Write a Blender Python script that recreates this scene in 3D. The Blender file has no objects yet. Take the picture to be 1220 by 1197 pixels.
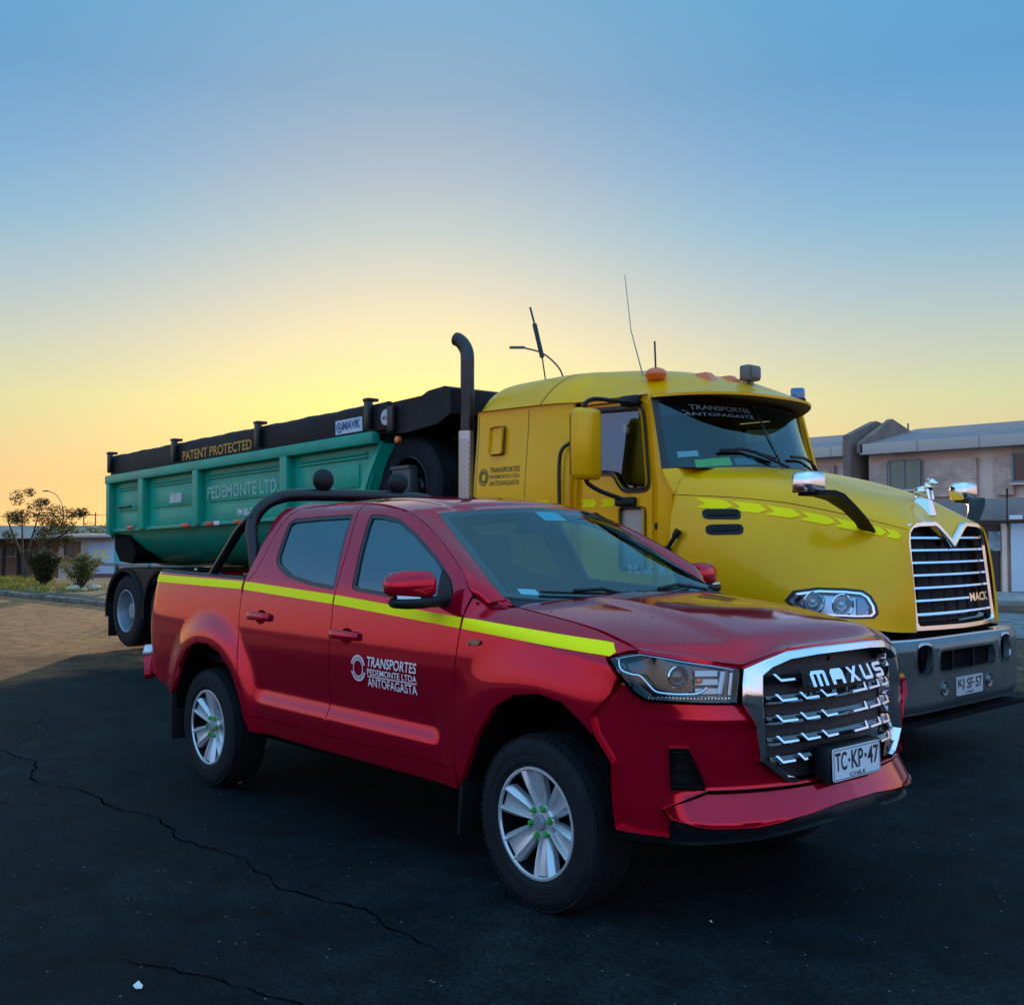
import bpy, bmesh, math, random
import numpy as np
from mathutils import Matrix, Vector
from mathutils.geometry import delaunay_2d_cdt
sc = bpy.context.scene
COL = sc.collection
R_ = math.radians
random.seed(7)

# ------------------------------------------------------------------ camera
CAM = (3.49084895, -4.08361488, 1.61186513)
YAW, PIT, ROL, FPX = 2.42374051, .0308633973, -.00112729, 1293.0
_f = Vector((math.cos(PIT)*math.cos(YAW), math.cos(PIT)*math.sin(YAW), math.sin(PIT)))
_r = _f.cross(Vector((0, 0, 1))).normalized()
_u = _r.cross(_f)
_r, _u = _r*math.cos(ROL)+_u*math.sin(ROL), -_r*math.sin(ROL)+_u*math.cos(ROL)
cd = bpy.data.cameras.new('camera')
cam = bpy.data.objects.new('camera', cd)
COL.objects.link(cam)
_m = Matrix((_r, _u, -_f)).transposed().to_4x4()
_m.translation = CAM
cam.matrix_world = _m
cd.sensor_width = 36
cd.lens = FPX/1220*36
cd.clip_start = .05
cd.clip_end = 12000
sc.camera = cam

# ------------------------------------------------------------------ sky, sun, exposure
sc.view_settings.view_transform = 'Standard'
sc.view_settings.look = 'None'
sc.view_settings.exposure = 0.0
sc.view_settings.gamma = 1.0
SUNAZ, SUNEL = R_(143), R_(6.0)
SKY_STRENGTH, SUN_STRENGTH, FILL = .12, 5.0, 1.55
w = bpy.data.worlds.new('World')
sc.world = w
w.use_nodes = True
nt = w.node_tree
bg = nt.nodes['Background']
sk = nt.nodes.new('ShaderNodeTexSky')
sk.sky_type = 'NISHITA'
sk.sun_disc = False
sk.sun_elevation = SUNEL
sk.sun_rotation = R_(90)-SUNAZ
sk.air_density, sk.dust_density, sk.ozone_density, sk.altitude = 1.0, .3, 3.0, 0
gm = nt.nodes.new('ShaderNodeGamma')
gm.inputs[1].default_value = .30
tcw = nt.nodes.new('ShaderNodeTexCoord')
sx = nt.nodes.new('ShaderNodeSeparateXYZ')
rp = nt.nodes.new('ShaderNodeValToRGB')
mw = nt.nodes.new('ShaderNodeMix')
mw.data_type = 'RGBA'; mw.blend_type = 'MULTIPLY'
mw.inputs[0].default_value = 1
K = 1/.12
stops = [(0.0, (.55, .37, .197)), (.05, (.55, .37, .198)), (.12, (.515, .462, .258)), (.17, (.44, .432, .35)), (.22, (.33, .395, .415)), (.27, (.225, .365, .455)), (.32, (.175, .322, .462)), (.38, (.132, .298, .450)), (.46, (.133, .336, .485)), (.62, (.17, .37, .50)), (1.0, (.26, .44, .54))]
cr_ = rp.color_ramp
for i, (p, c) in enumerate(stops):
    e = cr_.elements[i] if i < 2 else cr_.elements.new(p)
    e.position = p
    e.color = (c[0]*K, c[1]*K, c[2]*K, 1)
nt.links.new(sk.outputs[0], gm.inputs[0])
nt.links.new(tcw.outputs['Generated'], sx.inputs[0])
nt.links.new(sx.outputs['Z'], rp.inputs[0])
nt.links.new(gm.outputs[0], mw.inputs[6])
nt.links.new(rp.outputs[0], mw.inputs[7])
# warm aureole round the (hidden) sun
def wnode(t, **k):
    n = nt.nodes.new(t)
    for a, b in k.items(): setattr(n, a, b)
    return n
gd = Vector((math.cos(R_(10))*math.cos(R_(144)), math.cos(R_(10))*math.sin(R_(144)), math.sin(R_(10))))
dg_ = wnode('ShaderNodeVectorMath', operation='DOT_PRODUCT'); dg_.inputs[1].default_value = gd
nt.links.new(tcw.outputs['Generated'], dg_.inputs[0])
ac = wnode('ShaderNodeMath', operation='ARCCOSINE', use_clamp=False); nt.links.new(dg_.outputs['Value'], ac.inputs[0])
dv = wnode('ShaderNodeMath', operation='DIVIDE'); dv.inputs[1].default_value = R_(14); nt.links.new(ac.outputs[0], dv.inputs[0])
sq = wnode('ShaderNodeMath', operation='POWER'); sq.inputs[1].default_value = 2; nt.links.new(dv.outputs[0], sq.inputs[0])
ng = wnode('ShaderNodeMath', operation='MULTIPLY'); ng.inputs[1].default_value = -1; nt.links.new(sq.outputs[0], ng.inputs[0])
ep = wnode('ShaderNodeMath', operation='EXPONENT'); nt.links.new(ng.outputs[0], ep.inputs[0])
gs = wnode('ShaderNodeVectorMath', operation='SCALE'); gs.inputs[0].default_value = (.33*K, .115*K, -.14*K); nt.links.new(ep.outputs[0], gs.inputs['Scale'])
ag = wnode('ShaderNodeVectorMath', operation='ADD'); nt.links.new(mw.outputs[2], ag.inputs[0]); nt.links.new(gs.outputs[0], ag.inputs[1])
# the sky overhead and opposite the sun: brighter relative to the glow than the model alone gives, pink towards the horizon
dt = wnode('ShaderNodeVectorMath', operation='DOT_PRODUCT'); dt.inputs[1].default_value = (math.cos(SUNAZ), math.sin(SUNAZ), 0)
nt.links.new(tcw.outputs['Generated'], dt.inputs[0])
bo = wnode('ShaderNodeMapRange', interpolation_type='SMOOTHSTEP')
bo.inputs[1].default_value = .80; bo.inputs[2].default_value = .05; bo.inputs[3].default_value = 0; bo.inputs[4].default_value = 1
nt.links.new(dt.outputs['Value'], bo.inputs[0])
r2 = wnode('ShaderNodeValToRGB'); nt.links.new(sx.outputs['Z'], r2.inputs[0])
for i, (p, c) in enumerate([(0, (.60, .72, 1.55)), (.17, (1.30, 1.0, 1.75)), (.32, (2.1, 1.7, 1.8)), (1, (2.0, 1.9, 1.85))]):
    e = r2.color_ramp.elements[i] if i < 2 else r2.color_ramp.elements.new(p)
    e.position = p; e.color = (*[v*FILL for v in c], 1)
bm2 = wnode('ShaderNodeMix', data_type='RGBA'); bm2.inputs[6].default_value = (1, 1, 1, 1)
nt.links.new(bo.outputs[0], bm2.inputs[0]); nt.links.new(r2.outputs[0], bm2.inputs[7])
vs_ = wnode('ShaderNodeVectorMath', operation='MULTIPLY'); nt.links.new(ag.outputs[0], vs_.inputs[0]); nt.links.new(bm2.outputs[2], vs_.inputs[1])
nt.links.new(vs_.outputs[0], bg.inputs[0])
bg.inputs[1].default_value = SKY_STRENGTH
sl = bpy.data.lights.new('sun', 'SUN')
so = bpy.data.objects.new('sun', sl)
COL.objects.link(so)
sl.energy = SUN_STRENGTH
sl.angle = R_(.5)
sl.color = (1, .66, .36)
sd = Vector((math.cos(SUNEL)*math.cos(SUNAZ), math.cos(SUNEL)*math.sin(SUNAZ), math.sin(SUNEL)))
so.rotation_euler = sd.to_track_quat('Z', 'Y').to_euler()

# ------------------------------------------------------------------ materials
MATS = {}
def mat(name, base=(.5, .5, .5), rough=.5, metal=0., coat=0., coat_rough=.03, spec=.5, noise=None, bump=None, emit=None, rvar=None, coat_ior=None):
    """Principled material; noise=(scale, colour2, amount) mixes a second colour, bump=(scale, strength)."""
    if name in MATS: return MATS[name]
    m = bpy.data.materials.new(name); m.use_nodes = True
    t = m.node_tree; b = t.nodes['Principled BSDF']
    b.inputs['Base Color'].default_value = (*base, 1)
    b.inputs['Roughness'].default_value = rough
    b.inputs['Metallic'].default_value = metal
    b.inputs['Coat Weight'].default_value = coat
    b.inputs['Coat Roughness'].default_value = coat_rough
    b.inputs['Specular IOR Level'].default_value = spec
    if coat_ior: b.inputs['Coat IOR'].default_value = coat_ior
    tc = t.nodes.new('ShaderNodeTexCoord')
    if noise:
        n = t.nodes.new('ShaderNodeTexNoise'); n.inputs['Scale'].default_value = noise[0]; n.inputs['Detail'].default_value = 6; n.inputs['Roughness'].default_value = .65
        t.links.new(tc.outputs['Object'], n.inputs[0])
        r = t.nodes.new('ShaderNodeValToRGB'); r.color_ramp.elements[0].position = .4; r.color_ramp.elements[1].position = .68
        r.color_ramp.elements[0].color = (*base, 1)
        a = noise[2]; r.color_ramp.elements[1].color = tuple(base[i]*(1-a)+noise[1][i]*a for i in range(3))+(1,)
        t.links.new(n.outputs[0], r.inputs[0]); t.links.new(r.outputs[0], b.inputs['Base Color'])
    if rvar:
        n2 = t.nodes.new('ShaderNodeTexNoise'); n2.inputs['Scale'].default_value = rvar[0]; n2.inputs['Detail'].default_value = 5
        t.links.new(tc.outputs['Object'], n2.inputs[0])
        mr = t.nodes.new('ShaderNodeMapRange'); mr.inputs[1].default_value = .35; mr.inputs[2].default_value = .7
        mr.inputs[3].default_value = rvar[1]; mr.inputs[4].default_value = rvar[2]
        t.links.new(n2.outputs[0], mr.inputs[0])
        t.links.new(mr.outputs[0], b.inputs['Coat Roughness' if coat else 'Roughness'])
    if bump:
        n3 = t.nodes.new('ShaderNodeTexNoise'); n3.inputs['Scale'].default_value = bump[0]; n3.inputs['Detail'].default_value = 4
        t.links.new(tc.outputs['Object'], n3.inputs[0])
        bp = t.nodes.new('ShaderNodeBump'); bp.inputs['Strength'].default_value = bump[1]; bp.inputs['Distance'].default_value = .01
        t.links.new(n3.outputs[0], bp.inputs['Height']); t.links.new(bp.outputs[0], b.inputs['Normal'])
    if emit:
        b.inputs['Emission Color'].default_value = (*emit[:3], 1); b.inputs['Emission Strength'].default_value = emit[3]
    MATS[name] = m
    return m

def glass(name, tint, f0=.05, rough=0.0, k=1.0):
    """thin tinted pane: see-through plus a Schlick reflection that does not depend on which way the sheet faces"""
    if name in MATS: return MATS[name]
    m = bpy.data.materials.new(name); m.use_nodes = True
    t = m.node_tree; t.nodes.remove(t.nodes['Principled BSDF']); out = t.nodes['Material Output']
    tr = t.nodes.new('ShaderNodeBsdfTransparent'); tr.inputs[0].default_value = (*tint, 1)
    gl = t.nodes.new('ShaderNodeBsdfGlossy'); gl.inputs['Roughness'].default_value = rough; gl.inputs['Color'].default_value = (.72, .95, 1, 1)
    lw = t.nodes.new('ShaderNodeLayerWeight'); lw.inputs[0].default_value = .5
    pw = t.nodes.new('ShaderNodeMath'); pw.operation = 'POWER'; pw.inputs[1].default_value = 4.5
    mr = t.nodes.new('ShaderNodeMapRange'); mr.inputs[3].default_value = f0; mr.inputs[4].default_value = 1.0
    mx = t.nodes.new('ShaderNodeMixShader')
    t.links.new(lw.outputs['Facing'], pw.inputs[0]); t.links.new(pw.outputs[0], mr.inputs[0]); t.links.new(mr.outputs[0], mx.inputs[0])
    t.links.new(tr.outputs[0], mx.inputs[1]); t.links.new(gl.outputs[0], mx.inputs[2]); t.links.new(mx.outputs[0], out.inputs[0])
    MATS[name] = m
    return m

RED = mat('red_paint', (.50, .0010, .024), .10, .55, .40, .015, spec=.2, rvar=(3, .012, .04), coat_ior=1.5)
YEL = mat('yellow_paint', (.84, .40, .0), .34, .18, .30, .05, spec=.12, rvar=(2, .05, .16), noise=(1.6, (.66, .31, .004), .35))
GREEN = mat('green_paint', (.001, .33, .215), .42, 0, .18, .10, spec=.15, rvar=(2.5, .08, .3), noise=(2.1, (.03, .17, .12), .55))
TARP = mat('black_tarp', (.008, .007, .007), .6, spec=.25, noise=(3, (.03, .022, .018), .4), bump=(14, .25))
BLACKM = mat('black_metal', (.006, .008, .010), .40, 0, .22, .12, spec=.3)
BLACKP = mat('black_plastic', (.005, .008, .010), .5, spec=.28, bump=(220, .12))
GLOSSK = mat('gloss_black', (.006, .007, .009), .12, 0, 1, .03)
DARK = mat('dark_underbody', (.003, .004, .005), .85, spec=.1)
CHROME = mat('chrome', (.78, .80, .82), .07, 1.0, rvar=(6, .04, .14))
DCHROME = mat('dark_chrome', (.36, .42, .46), .16, 1.0)
ALLOY = mat('alloy_silver', (.52, .58, .61), .32, .45, rvar=(8, .22, .4))
STEEL = mat('wheel_steel', (.28, .36, .42), .42, .6, noise=(5, (.12, .14, .15), .5))
BUMPST = mat('bumper_steel', (.12, .155, .165), .34, .7, rvar=(3, .26, .45), noise=(2, (.075, .095, .10), .5))
RUBBER = mat('rubber', (.005, .008, .010), .75, spec=.22, noise=(9, (.014, .017, .018), .5), bump=(60, .1))
TRIM = mat('window_trim', (.01, .011, .013), .38)
HIVIS = mat('reflective_yellow', (1.0, .88, .0), .5, 0, 0, .1, spec=.15, noise=(30, (.80, .80, .0), .35))
CHEV = mat('reflective_chevron', (1.0, .78, .0), .5, 0, 0, .1, spec=.12)
WHITE = mat('white_lettering', (.72, .74, .76), .5)
PLATEW = mat('plate_white', (.62, .70, .76), .4)
INK = mat('black_lettering', (.012, .012, .016), .5)
AMBER = mat('amber_lens', (.75, .12, .01), .25, 0, .5)
REDL = mat('red_reflector', (.42, .012, .014), .3, 0, .5)
WHITEL = mat('white_reflector', (.6, .6, .6), .3, 0, .5)
LIMEG = mat('green_plastic', (.015, .30, .035), .5)
WSGLASS = glass('windscreen_glass', (.44, .74, .78), .10)
SIDEGLASS = glass('tinted_glass', (.09, .14, .16), .155)
CLEAR = glass('clear_lens', (.9, .95, .97), .04)
TRUCKGLASS = glass('truck_glass', (.42, .62, .64), .06)
SEAT = mat('seat_cloth', (.02, .022, .026), .85)
DASH = mat('dashboard', (.02, .022, .024), .6)
CYANS = mat('cyan_sticker', (.04, .50, .60), .5)
LIMES = mat('lime_sticker', (.20, .75, .05), .5, noise=(60, (.6, .8, .3), .6))

def leafmat(name, c1, c2):
    """thin leaves: half of the light passes through"""
    m = mat(name, c1, .6, noise=(1.8, c2, .7), spec=.2); t = m.node_tree; b = t.nodes['Principled BSDF']; out = t.nodes['Material Output']
    tl = t.nodes.new('ShaderNodeBsdfTranslucent'); mx = t.nodes.new('ShaderNodeMixShader'); mx.inputs[0].default_value = .5
    lk = b.inputs['Base Color'].links[0].from_socket; t.links.new(lk, tl.inputs[0])
    t.links.new(b.outputs[0], mx.inputs[1]); t.links.new(tl.outputs[0], mx.inputs[2]); t.links.new(mx.outputs[0], out.inputs[0])
    return m

# ------------------------------------------------------------------ object helpers
def setp(o, label=None, cat=None, group=None, kind=None):
    if label: o['label'] = label
    if cat: o['category'] = cat
    if group: o['group'] = group
    if kind: o['kind'] = kind
    return o
def thing(name, label, cat, loc=(0, 0, 0), rot=(0, 0, 0), group=None):
    o = bpy.data.objects.new(name, None)
    o.empty_display_size = .3
    COL.objects.link(o); o.location = loc; o.rotation_euler = rot
    return setp(o, label, cat, group)
def link(name, me, m, parent=None):
    o = bpy.data.objects.new(name, me)
    if m is not None:
        for q in (m if isinstance(m, (list, tuple)) else [m]): me.materials.append(q)
    COL.objects.link(o)
    if parent is not None: o.parent = parent
    return o
def copy_tree(o, parent=None):
    c = o.copy(); COL.objects.link(c)
    if parent is not None: c.parent = parent
    for ch in list(o.children): copy_tree(ch, c)
    return c

class MB:
    """collects simple shapes into ONE mesh"""
    def __init__(s): s.v = []; s.f = []; s.mi = []
    def add(s, vs, fs, mi=0):
        b = len(s.v); s.v += [tuple(map(float, v)) for v in vs]
        s.f += [tuple(b+i for i in f) for f in fs]; s.mi += [mi]*len(fs); return s
    def box(s, c, d, rot=None, mi=0, bev=0.0):
        bm = bmesh.new(); bmesh.ops.create_cube(bm, size=1)
        for v in bm.verts: v.co = Vector((v.co.x*d[0], v.co.y*d[1], v.co.z*d[2]))
        if bev > 0:
            bmesh.ops.bevel(bm, geom=list(bm.edges), offset=min(bev, min(d)*.45), segments=2, profile=.6, affect='EDGES')
        M = Matrix.Translation(c)
        if rot is not None:
            from mathutils import Euler
            M = M @ (rot if isinstance(rot, Matrix) else Euler(rot).to_matrix()).to_4x4()
        bm.verts.index_update()
        s.add([M @ v.co for v in bm.verts], [[v.index for v in f.verts] for f in bm.faces], mi)
        bm.free(); return s
    def tube(s, path, r, n=10, caps=True, mi=0, closed=False):
        P = [Vector(p) for p in path]; N = len(P)
        rs = r if isinstance(r, (list, tuple)) else [r]*N
        up = None; rings = []
        for i in range(N):
            a = P[(i-1) % N] if (closed or i > 0) else P[i]; b = P[(i+1) % N] if (closed or i < N-1) else P[i]
            t = (b-a).normalized()
            if up is None:
                up = Vector((0, 0, 1)) if abs(t.z) < .9 else Vector((1, 0, 0))
            x = t.cross(up)
            if x.length < 1e-6: x = t.orthogonal()
            x.normalize(); up = x.cross(t).normalized()
            rings.append([P[i]+(x*math.cos(2*math.pi*k/n)+up*math.sin(2*math.pi*k/n))*rs[i] for k in range(n)])
        vs = [q for R in rings for q in R]; fs = []
        M = N if closed else N-1
        for i in range(M):
            j = (i+1) % N
            for k in range(n):
                fs.append((i*n+k, i*n+(k+1) % n, j*n+(k+1) % n, j*n+k))
        if caps and not closed:
            fs.append(tuple(range(n))[::-1]); fs.append(tuple((N-1)*n+k for k in range(n)))
        return s.add(vs, fs, mi)
    def lathe(s, prof, o, axis, n=40, mi=0, closed=False, a0=0, a1=2*math.pi):
        """prof = [(radius, height along axis)]"""
        ax = Vector(axis).normalized(); x = ax.orthogonal().normalized(); y = ax.cross(x); o = Vector(o)
        vs = []; fs = []; m = len(prof); full = abs(a1-a0-2*math.pi) < 1e-6; nn = n if full else n+1
        for k in range(nn):
            a = a0+(a1-a0)*k/n; d = x*math.cos(a)+y*math.sin(a)
            for (r, h) in prof: vs.append(o+d*r+ax*h)
        for k in range(n):
            k2 = (k+1) % nn
            for i in range(m if closed else m-1):
                j = (i+1) % m
                fs.append((k*m+i, k*m+j, k2*m+j, k2*m+i))
        return s.add(vs, fs, mi)
    def prism(s, poly, fn0, fn1, mi=0, cap0=True):
        """polygon (2d) extruded between two mappings"""
        n = len(poly)
        vs = [fn0(*p) for p in poly]+[fn1(*p) for p in poly]
        fs = [tuple(range(n, 2*n))]+([tuple(range(n))[::-1]] if cap0 else [])
        fs += [(i, (i+1) % n, n+(i+1) % n, n+i) for i in range(n)]
        return s.add(vs, fs, mi)
    def loft(s, rows, mi=0, closed=False):
        m = len(rows[0]); vs = [p for R in rows for p in R]; fs = []
        for i in range(len(rows)-1):
            for j in range(m if closed else m-1):
                k = (j+1) % m
                fs.append((i*m+j, i*m+k, (i+1)*m+k, (i+1)*m+j))
        return s.add(vs, fs, mi)
    def ell(s, c, d, n=16, mi=0):
        prof = [(math.sin(math.pi*i/(n//2)), -math.cos(math.pi*i/(n//2))) for i in range(n//2+1)]
        b = len(s.v); s.lathe(prof, (0, 0, 0), (0, 0, 1), n, mi)
        for i in range(b, len(s.v)):
            v = s.v[i]; s.v[i] = (c[0]+v[0]*d[0], c[1]+v[1]*d[1], c[2]+v[2]*d[2])
        return s
    def mirror_y(s):
        b = len(s.v); nf = len(s.f)
        s.v += [(x, -y, z) for x, y, z in s.v]
        s.f += [tuple(b+i for i in f[::-1]) for f in s.f[:nf]]; s.mi += s.mi[:nf]; return s
    def build(s, name, m, parent=None, sharp=35, recalc=True, weld=False):
        me = bpy.data.meshes.new(name)
        me.from_pydata(s.v, [], s.f); me.update()
        me.polygons.foreach_set('material_index', s.mi)
        if recalc or weld:
            bm = bmesh.new(); bm.from_mesh(me)
            if weld: bmesh.ops.remove_doubles(bm, verts=bm.verts, dist=1e-5)
            if recalc: bmesh.ops.recalc_face_normals(bm, faces=bm.faces)
            bm.to_mesh(me); bm.free()
        me.polygons.foreach_set('use_smooth', [sharp > 0]*len(me.polygons))
        if sharp > 0: me.set_sharp_from_angle(angle=R_(sharp))
        return link(name, me, m, parent)

def cr(pts, n=24):
    P = [np.array(q, float) for q in pts]; P = [2*P[0]-P[1]]+P+[2*P[-1]-P[-2]]; out = []
    for i in range(1, len(P)-2):
        a, b, c, d = P[i-1:i+3]
        for k in range(n):
            t = k/n; out.append(.5*((2*b)+(c-a)*t+(2*a-5*b+4*c-d)*t*t+(3*b-a-3*c+d)*t**3))
    out.append(P[-2]); return np.array(out)
def smooth(a, b, t):
    t = np.clip((t-a)/(b-a), 0, 1); return t*t*(3-2*t)
def resample(poly, step, closed=True):
    out = []; n = len(poly)
    for i in range(n if closed else n-1):
        a = np.array(poly[i], float); b = np.array(poly[(i+1) % n], float)
        k = max(1, int(math.ceil(np.linalg.norm(b-a)/step)))
        out += [tuple(a+(b-a)*j/k) for j in range(k)]
    if not closed: out.append(tuple(poly[-1]))
    return out
def area2(p): return sum(p[i][0]*p[(i+1) % len(p)][1]-p[(i+1) % len(p)][0]*p[i][1] for i in range(len(p)))/2
def inset(poly, d):
    """offset polygon inwards by d (mitred)"""
    p = [np.array(q, float) for q in poly]
    if area2(poly) < 0: p = p[::-1]
    n = len(p); out = []
    for i in range(n):
        a, b, c = p[i-1], p[i], p[(i+1) % n]
        e1 = (b-a)/max(np.linalg.norm(b-a), 1e-9); e2 = (c-b)/max(np.linalg.norm(c-b), 1e-9)
        n1 = np.array([-e1[1], e1[0]]); n2 = np.array([-e2[1], e2[0]])
        k = 1+n1@n2
        out.append(tuple(b+d*(n1+n2)/max(k, .35)))
    return out
def rounded(poly, r, n=4):
    """round the corners of a polygon"""
    p = [np.array(q, float) for q in poly]; N = len(p); out = []
    for i in range(N):
        a, b, c = p[i-1], p[i], p[(i+1) % N]
        la, lc = np.linalg.norm(a-b), np.linalg.norm(c-b)
        rr = min(r, la*.45, lc*.45)
        s, e = b+(a-b)/la*rr, b+(c-b)/lc*rr
        for k in range(n+1):
            t = k/n; out.append(tuple((1-t)**2*s+2*t*(1-t)*b+t*t*e))
    return out
def inside(pts, poly):
    x, y = pts[:, 0], pts[:, 1]; r = np.zeros(len(pts), bool); n = len(poly)
    for i in range(n):
        x0, y0 = poly[i]; x1, y1 = poly[(i+1) % n]
        if y0 == y1: continue
        c = ((y0 > y) != (y1 > y)) & (x < (x1-x0)*(y-y0)/(y1-y0)+x0)
        r ^= c
    return r
def edist(pts, poly):
    d = np.full(len(pts), 1e9); n = len(poly)
    for i in range(n):
        a = np.array(poly[i]); b = np.array(poly[(i+1) % n]); ab = b-a
        t = np.clip(((pts-a)@ab)/max(ab@ab, 1e-12), 0, 1)
        d = np.minimum(d, np.linalg.norm(pts-a-t[:, None]*ab, axis=1))
    return d
def fdn(fn, uv, e=2e-3):
    a = fn(uv[:, 0]+e, uv[:, 1])-fn(uv[:, 0]-e, uv[:, 1]); b = fn(uv[:, 0], uv[:, 1]+e)-fn(uv[:, 0], uv[:, 1]-e)
    n = np.cross(a, b); return n/np.maximum(np.linalg.norm(n, axis=1), 1e-12)[:, None]
def panel(name, poly, fn, m, parent=None, step=.03, holes=(), flange=.02, flip=False, lift=0.0, ret=False, bstep=None):
    """a sheet cut to an outline on a curved surface fn(u, v) -> (n,3), with folded edges and exact normals.
    normal = dfn/du x dfn/dv (flip to reverse)."""
    bs = bstep or step
    if area2(poly) < 0: poly = poly[::-1]
    B = [resample(poly, bs)]+[resample(h if area2(h) < 0 else h[::-1], bs) for h in holes]
    vs = []; ed = []; fc = []
    for lp in B:
        b = len(vs); vs += lp; ed += [(b+i, b+(i+1) % len(lp)) for i in range(len(lp))]; fc.append(list(range(b, b+len(lp))))
    P = np.array(poly); (x0, y0), (x1, y1) = P.min(0), P.max(0)
    gx, gy = np.meshgrid(np.arange(x0+step/2, x1, step), np.arange(y0+step/2, y1, step)); gx = gx+(np.arange(gx.shape[0])[:, None] % 2)*step*.0
    g = np.stack([gx.ravel(), gy.ravel()], 1); ok = inside(g, poly) & (edist(g, poly) > step*.45)
    for h in holes: ok &= ~inside(g, h) & (edist(g, h) > step*.45)
    g = g[ok]; nb = len(vs); vs = vs+[tuple(q) for q in g]
    V_, E_, F_, *_x = delaunay_2d_cdt([Vector(q) for q in vs], ed, [], 0, 1e-6)
    uv = np.array([(q.x, q.y) for q in V_])
    tri = [f for f in F_ if len(f) == 3]
    cen = np.array([uv[list(f)].mean(0) for f in tri]); keep = inside(cen, poly)
    for h in holes: keep &= ~inside(cen, h)
    tri = [tuple(f) for f, k in zip(tri, keep) if k]
    co = fn(uv[:, 0], uv[:, 1]); nn = fdn(fn, uv)
    if flip: nn = -nn
    co = co+nn*lift
    fs = []
    for f in tri:
        q = co[list(f)]; c = np.cross(q[1]-q[0], q[2]-q[0])
        fs.append(f if c@nn[f[0]] >= 0 else f[::-1])
    verts = [tuple(q) for q in co]; norms = [tuple(q) for q in nn]
    if flange > 0:
        for lp in B:
            L = np.array(lp); k = len(L); c0 = fn(L[:, 0], L[:, 1]); n0 = fdn(fn, L)
            if flip: n0 = -n0
            c0 = c0+n0*lift
            c1 = c0-n0*flange
            tg = np.roll(c0, -1, 0)-np.roll(c0, 1, 0); tg /= np.maximum(np.linalg.norm(tg, axis=1), 1e-12)[:, None]
            sd_ = np.cross(tg, n0); 
            if flip: sd_ = -sd_
            sd_ /= np.maximum(np.linalg.norm(sd_, axis=1), 1e-12)[:, None]
            b = len(verts); verts += [tuple(q) for q in c0]+[tuple(q) for q in c1]
            nm = (sd_+n0*.15); nm /= np.linalg.norm(nm, axis=1)[:, None]
            norms += [tuple(q) for q in nm]*2
            for i in range(k):
                j = (i+1) % k; f = (b+i, b+k+i, b+k+j, b+j)
                q = [np.array(verts[t]) for t in f]; c = np.cross(q[1]-q[0], q[2]-q[0])
                fs.append(f if c@nm[i] >= 0 else f[::-1])
    if ret: return verts, fs, norms
    me = bpy.data.meshes.new(name); me.from_pydata(verts, [], fs); me.update()
    me.polygons.foreach_set('use_smooth', [True]*len(me.polygons))
    try: me.normals_split_custom_set_from_vertices(norms)
    except Exception as e_: print('normals', name, e_)
    return link(name, me, m, parent)

_tc = {}
def text2d(txt, w=None, h=None, bold=.0, center=True, shear=0., res=3):
    """flat text as (verts2d, faces) scaled to width and height"""
    cu = bpy.data.curves.new('t', 'FONT'); cu.body = txt; cu.offset = bold; cu.shear = shear; cu.resolution_u = res; cu.fill_mode = 'FRONT'
    o = bpy.data.objects.new('t', cu); COL.objects.link(o)
    dg = bpy.context.evaluated_depsgraph_get(); dg.update()
    me = bpy.data.meshes.new_from_object(o.evaluated_get(dg))
    v = np.array([(q.co.x, q.co.y) for q in me.vertices]); f = [tuple(p.vertices) for p in me.polygons]
    bpy.data.objects.remove(o); bpy.data.meshes.remove(me); bpy.data.curves.remove(cu)
    lo, hi = v.min(0), v.max(0); s = hi-lo
    sx_ = w/s[0] if w else h/s[1]; sy_ = h/s[1] if h else w/s[0]
    v = (v-lo)*[sx_, sy_]
    if center: v = v-v.max(0)/2
    return v, f
def text_on(mb, txt, fn, c, w=None, h=None, bold=.0, su=1, sv=1, lift=.003, center=True, mi=0, shear=0., thick=0.):
    """letters laid on a surface fn(u, v); c = centre (u, v); su=-1 mirrors the reading direction"""
    v, f = text2d(txt, w, h, bold, center, shear)
    uv = np.stack([c[0]+su*v[:, 0], c[1]+sv*v[:, 1]], 1)
    co = fn(uv[:, 0], uv[:, 1]); n = fdn(fn, uv)
    to = np.array(lift_dir(co, n))
    co = co+to*lift
    mb.add(co, f, mi)
OUTC = [np.zeros(3)]
def lift_dir(co, n):
    d = ((co-OUTC[0])*n).sum(1)
    return np.where(d[:, None] < 0, -n, n)
# ================================================================== RED PICKUP (x forward, right side at -y)
PLAN = cr([(.985, 0), (.972, .2), (.937, .41), (.868, .60), (.765, .745), (.62, .85), (.42, .912), (.2, .938), (-.2, .945), (-1.2, .947), (-2.5, .945), (-3.4, .942), (-3.9, .932), (-4.06, .912), (-4.14, .86), (-4.17, .78), (-4.185, .4), (-4.19, 0)])
US = np.concatenate([[0], np.cumsum(np.hypot(*np.diff(PLAN, axis=0).T))])
PTX, PTY = np.gradient(PLAN[:, 0], US), np.gradient(PLAN[:, 1], US)
SIDEB = cr([(.30, -.08), (.36, -.06), (.44, -.030), (.52, -.016), (.62, -.012), (.75, -.008), (.88, -.003), (.97, 0), (1.06, -.005), (1.15, -.016), (1.24, -.031), (1.33, -.052), (1.40, -.078), (1.5, -.120), (1.6, -.168), (1.7, -.222), (1.76, -.27), (1.79, -.32), (1.84, -.40)])
SIDE = cr([(.30, -.09), (.36, -.07), (.44, -.03), (.52, -.008), (.60, .006), (.635, .001), (.70, -.022), (.78, -.014), (.88, -.004), (.97, 0), (1.06, -.005), (1.15, -.016), (1.24, -.031), (1.33, -.052), (1.40, -.078), (1.5, -.120), (1.6, -.168), (1.7, -.222), (1.76, -.27), (1.79, -.32), (1.84, -.40)])
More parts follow.
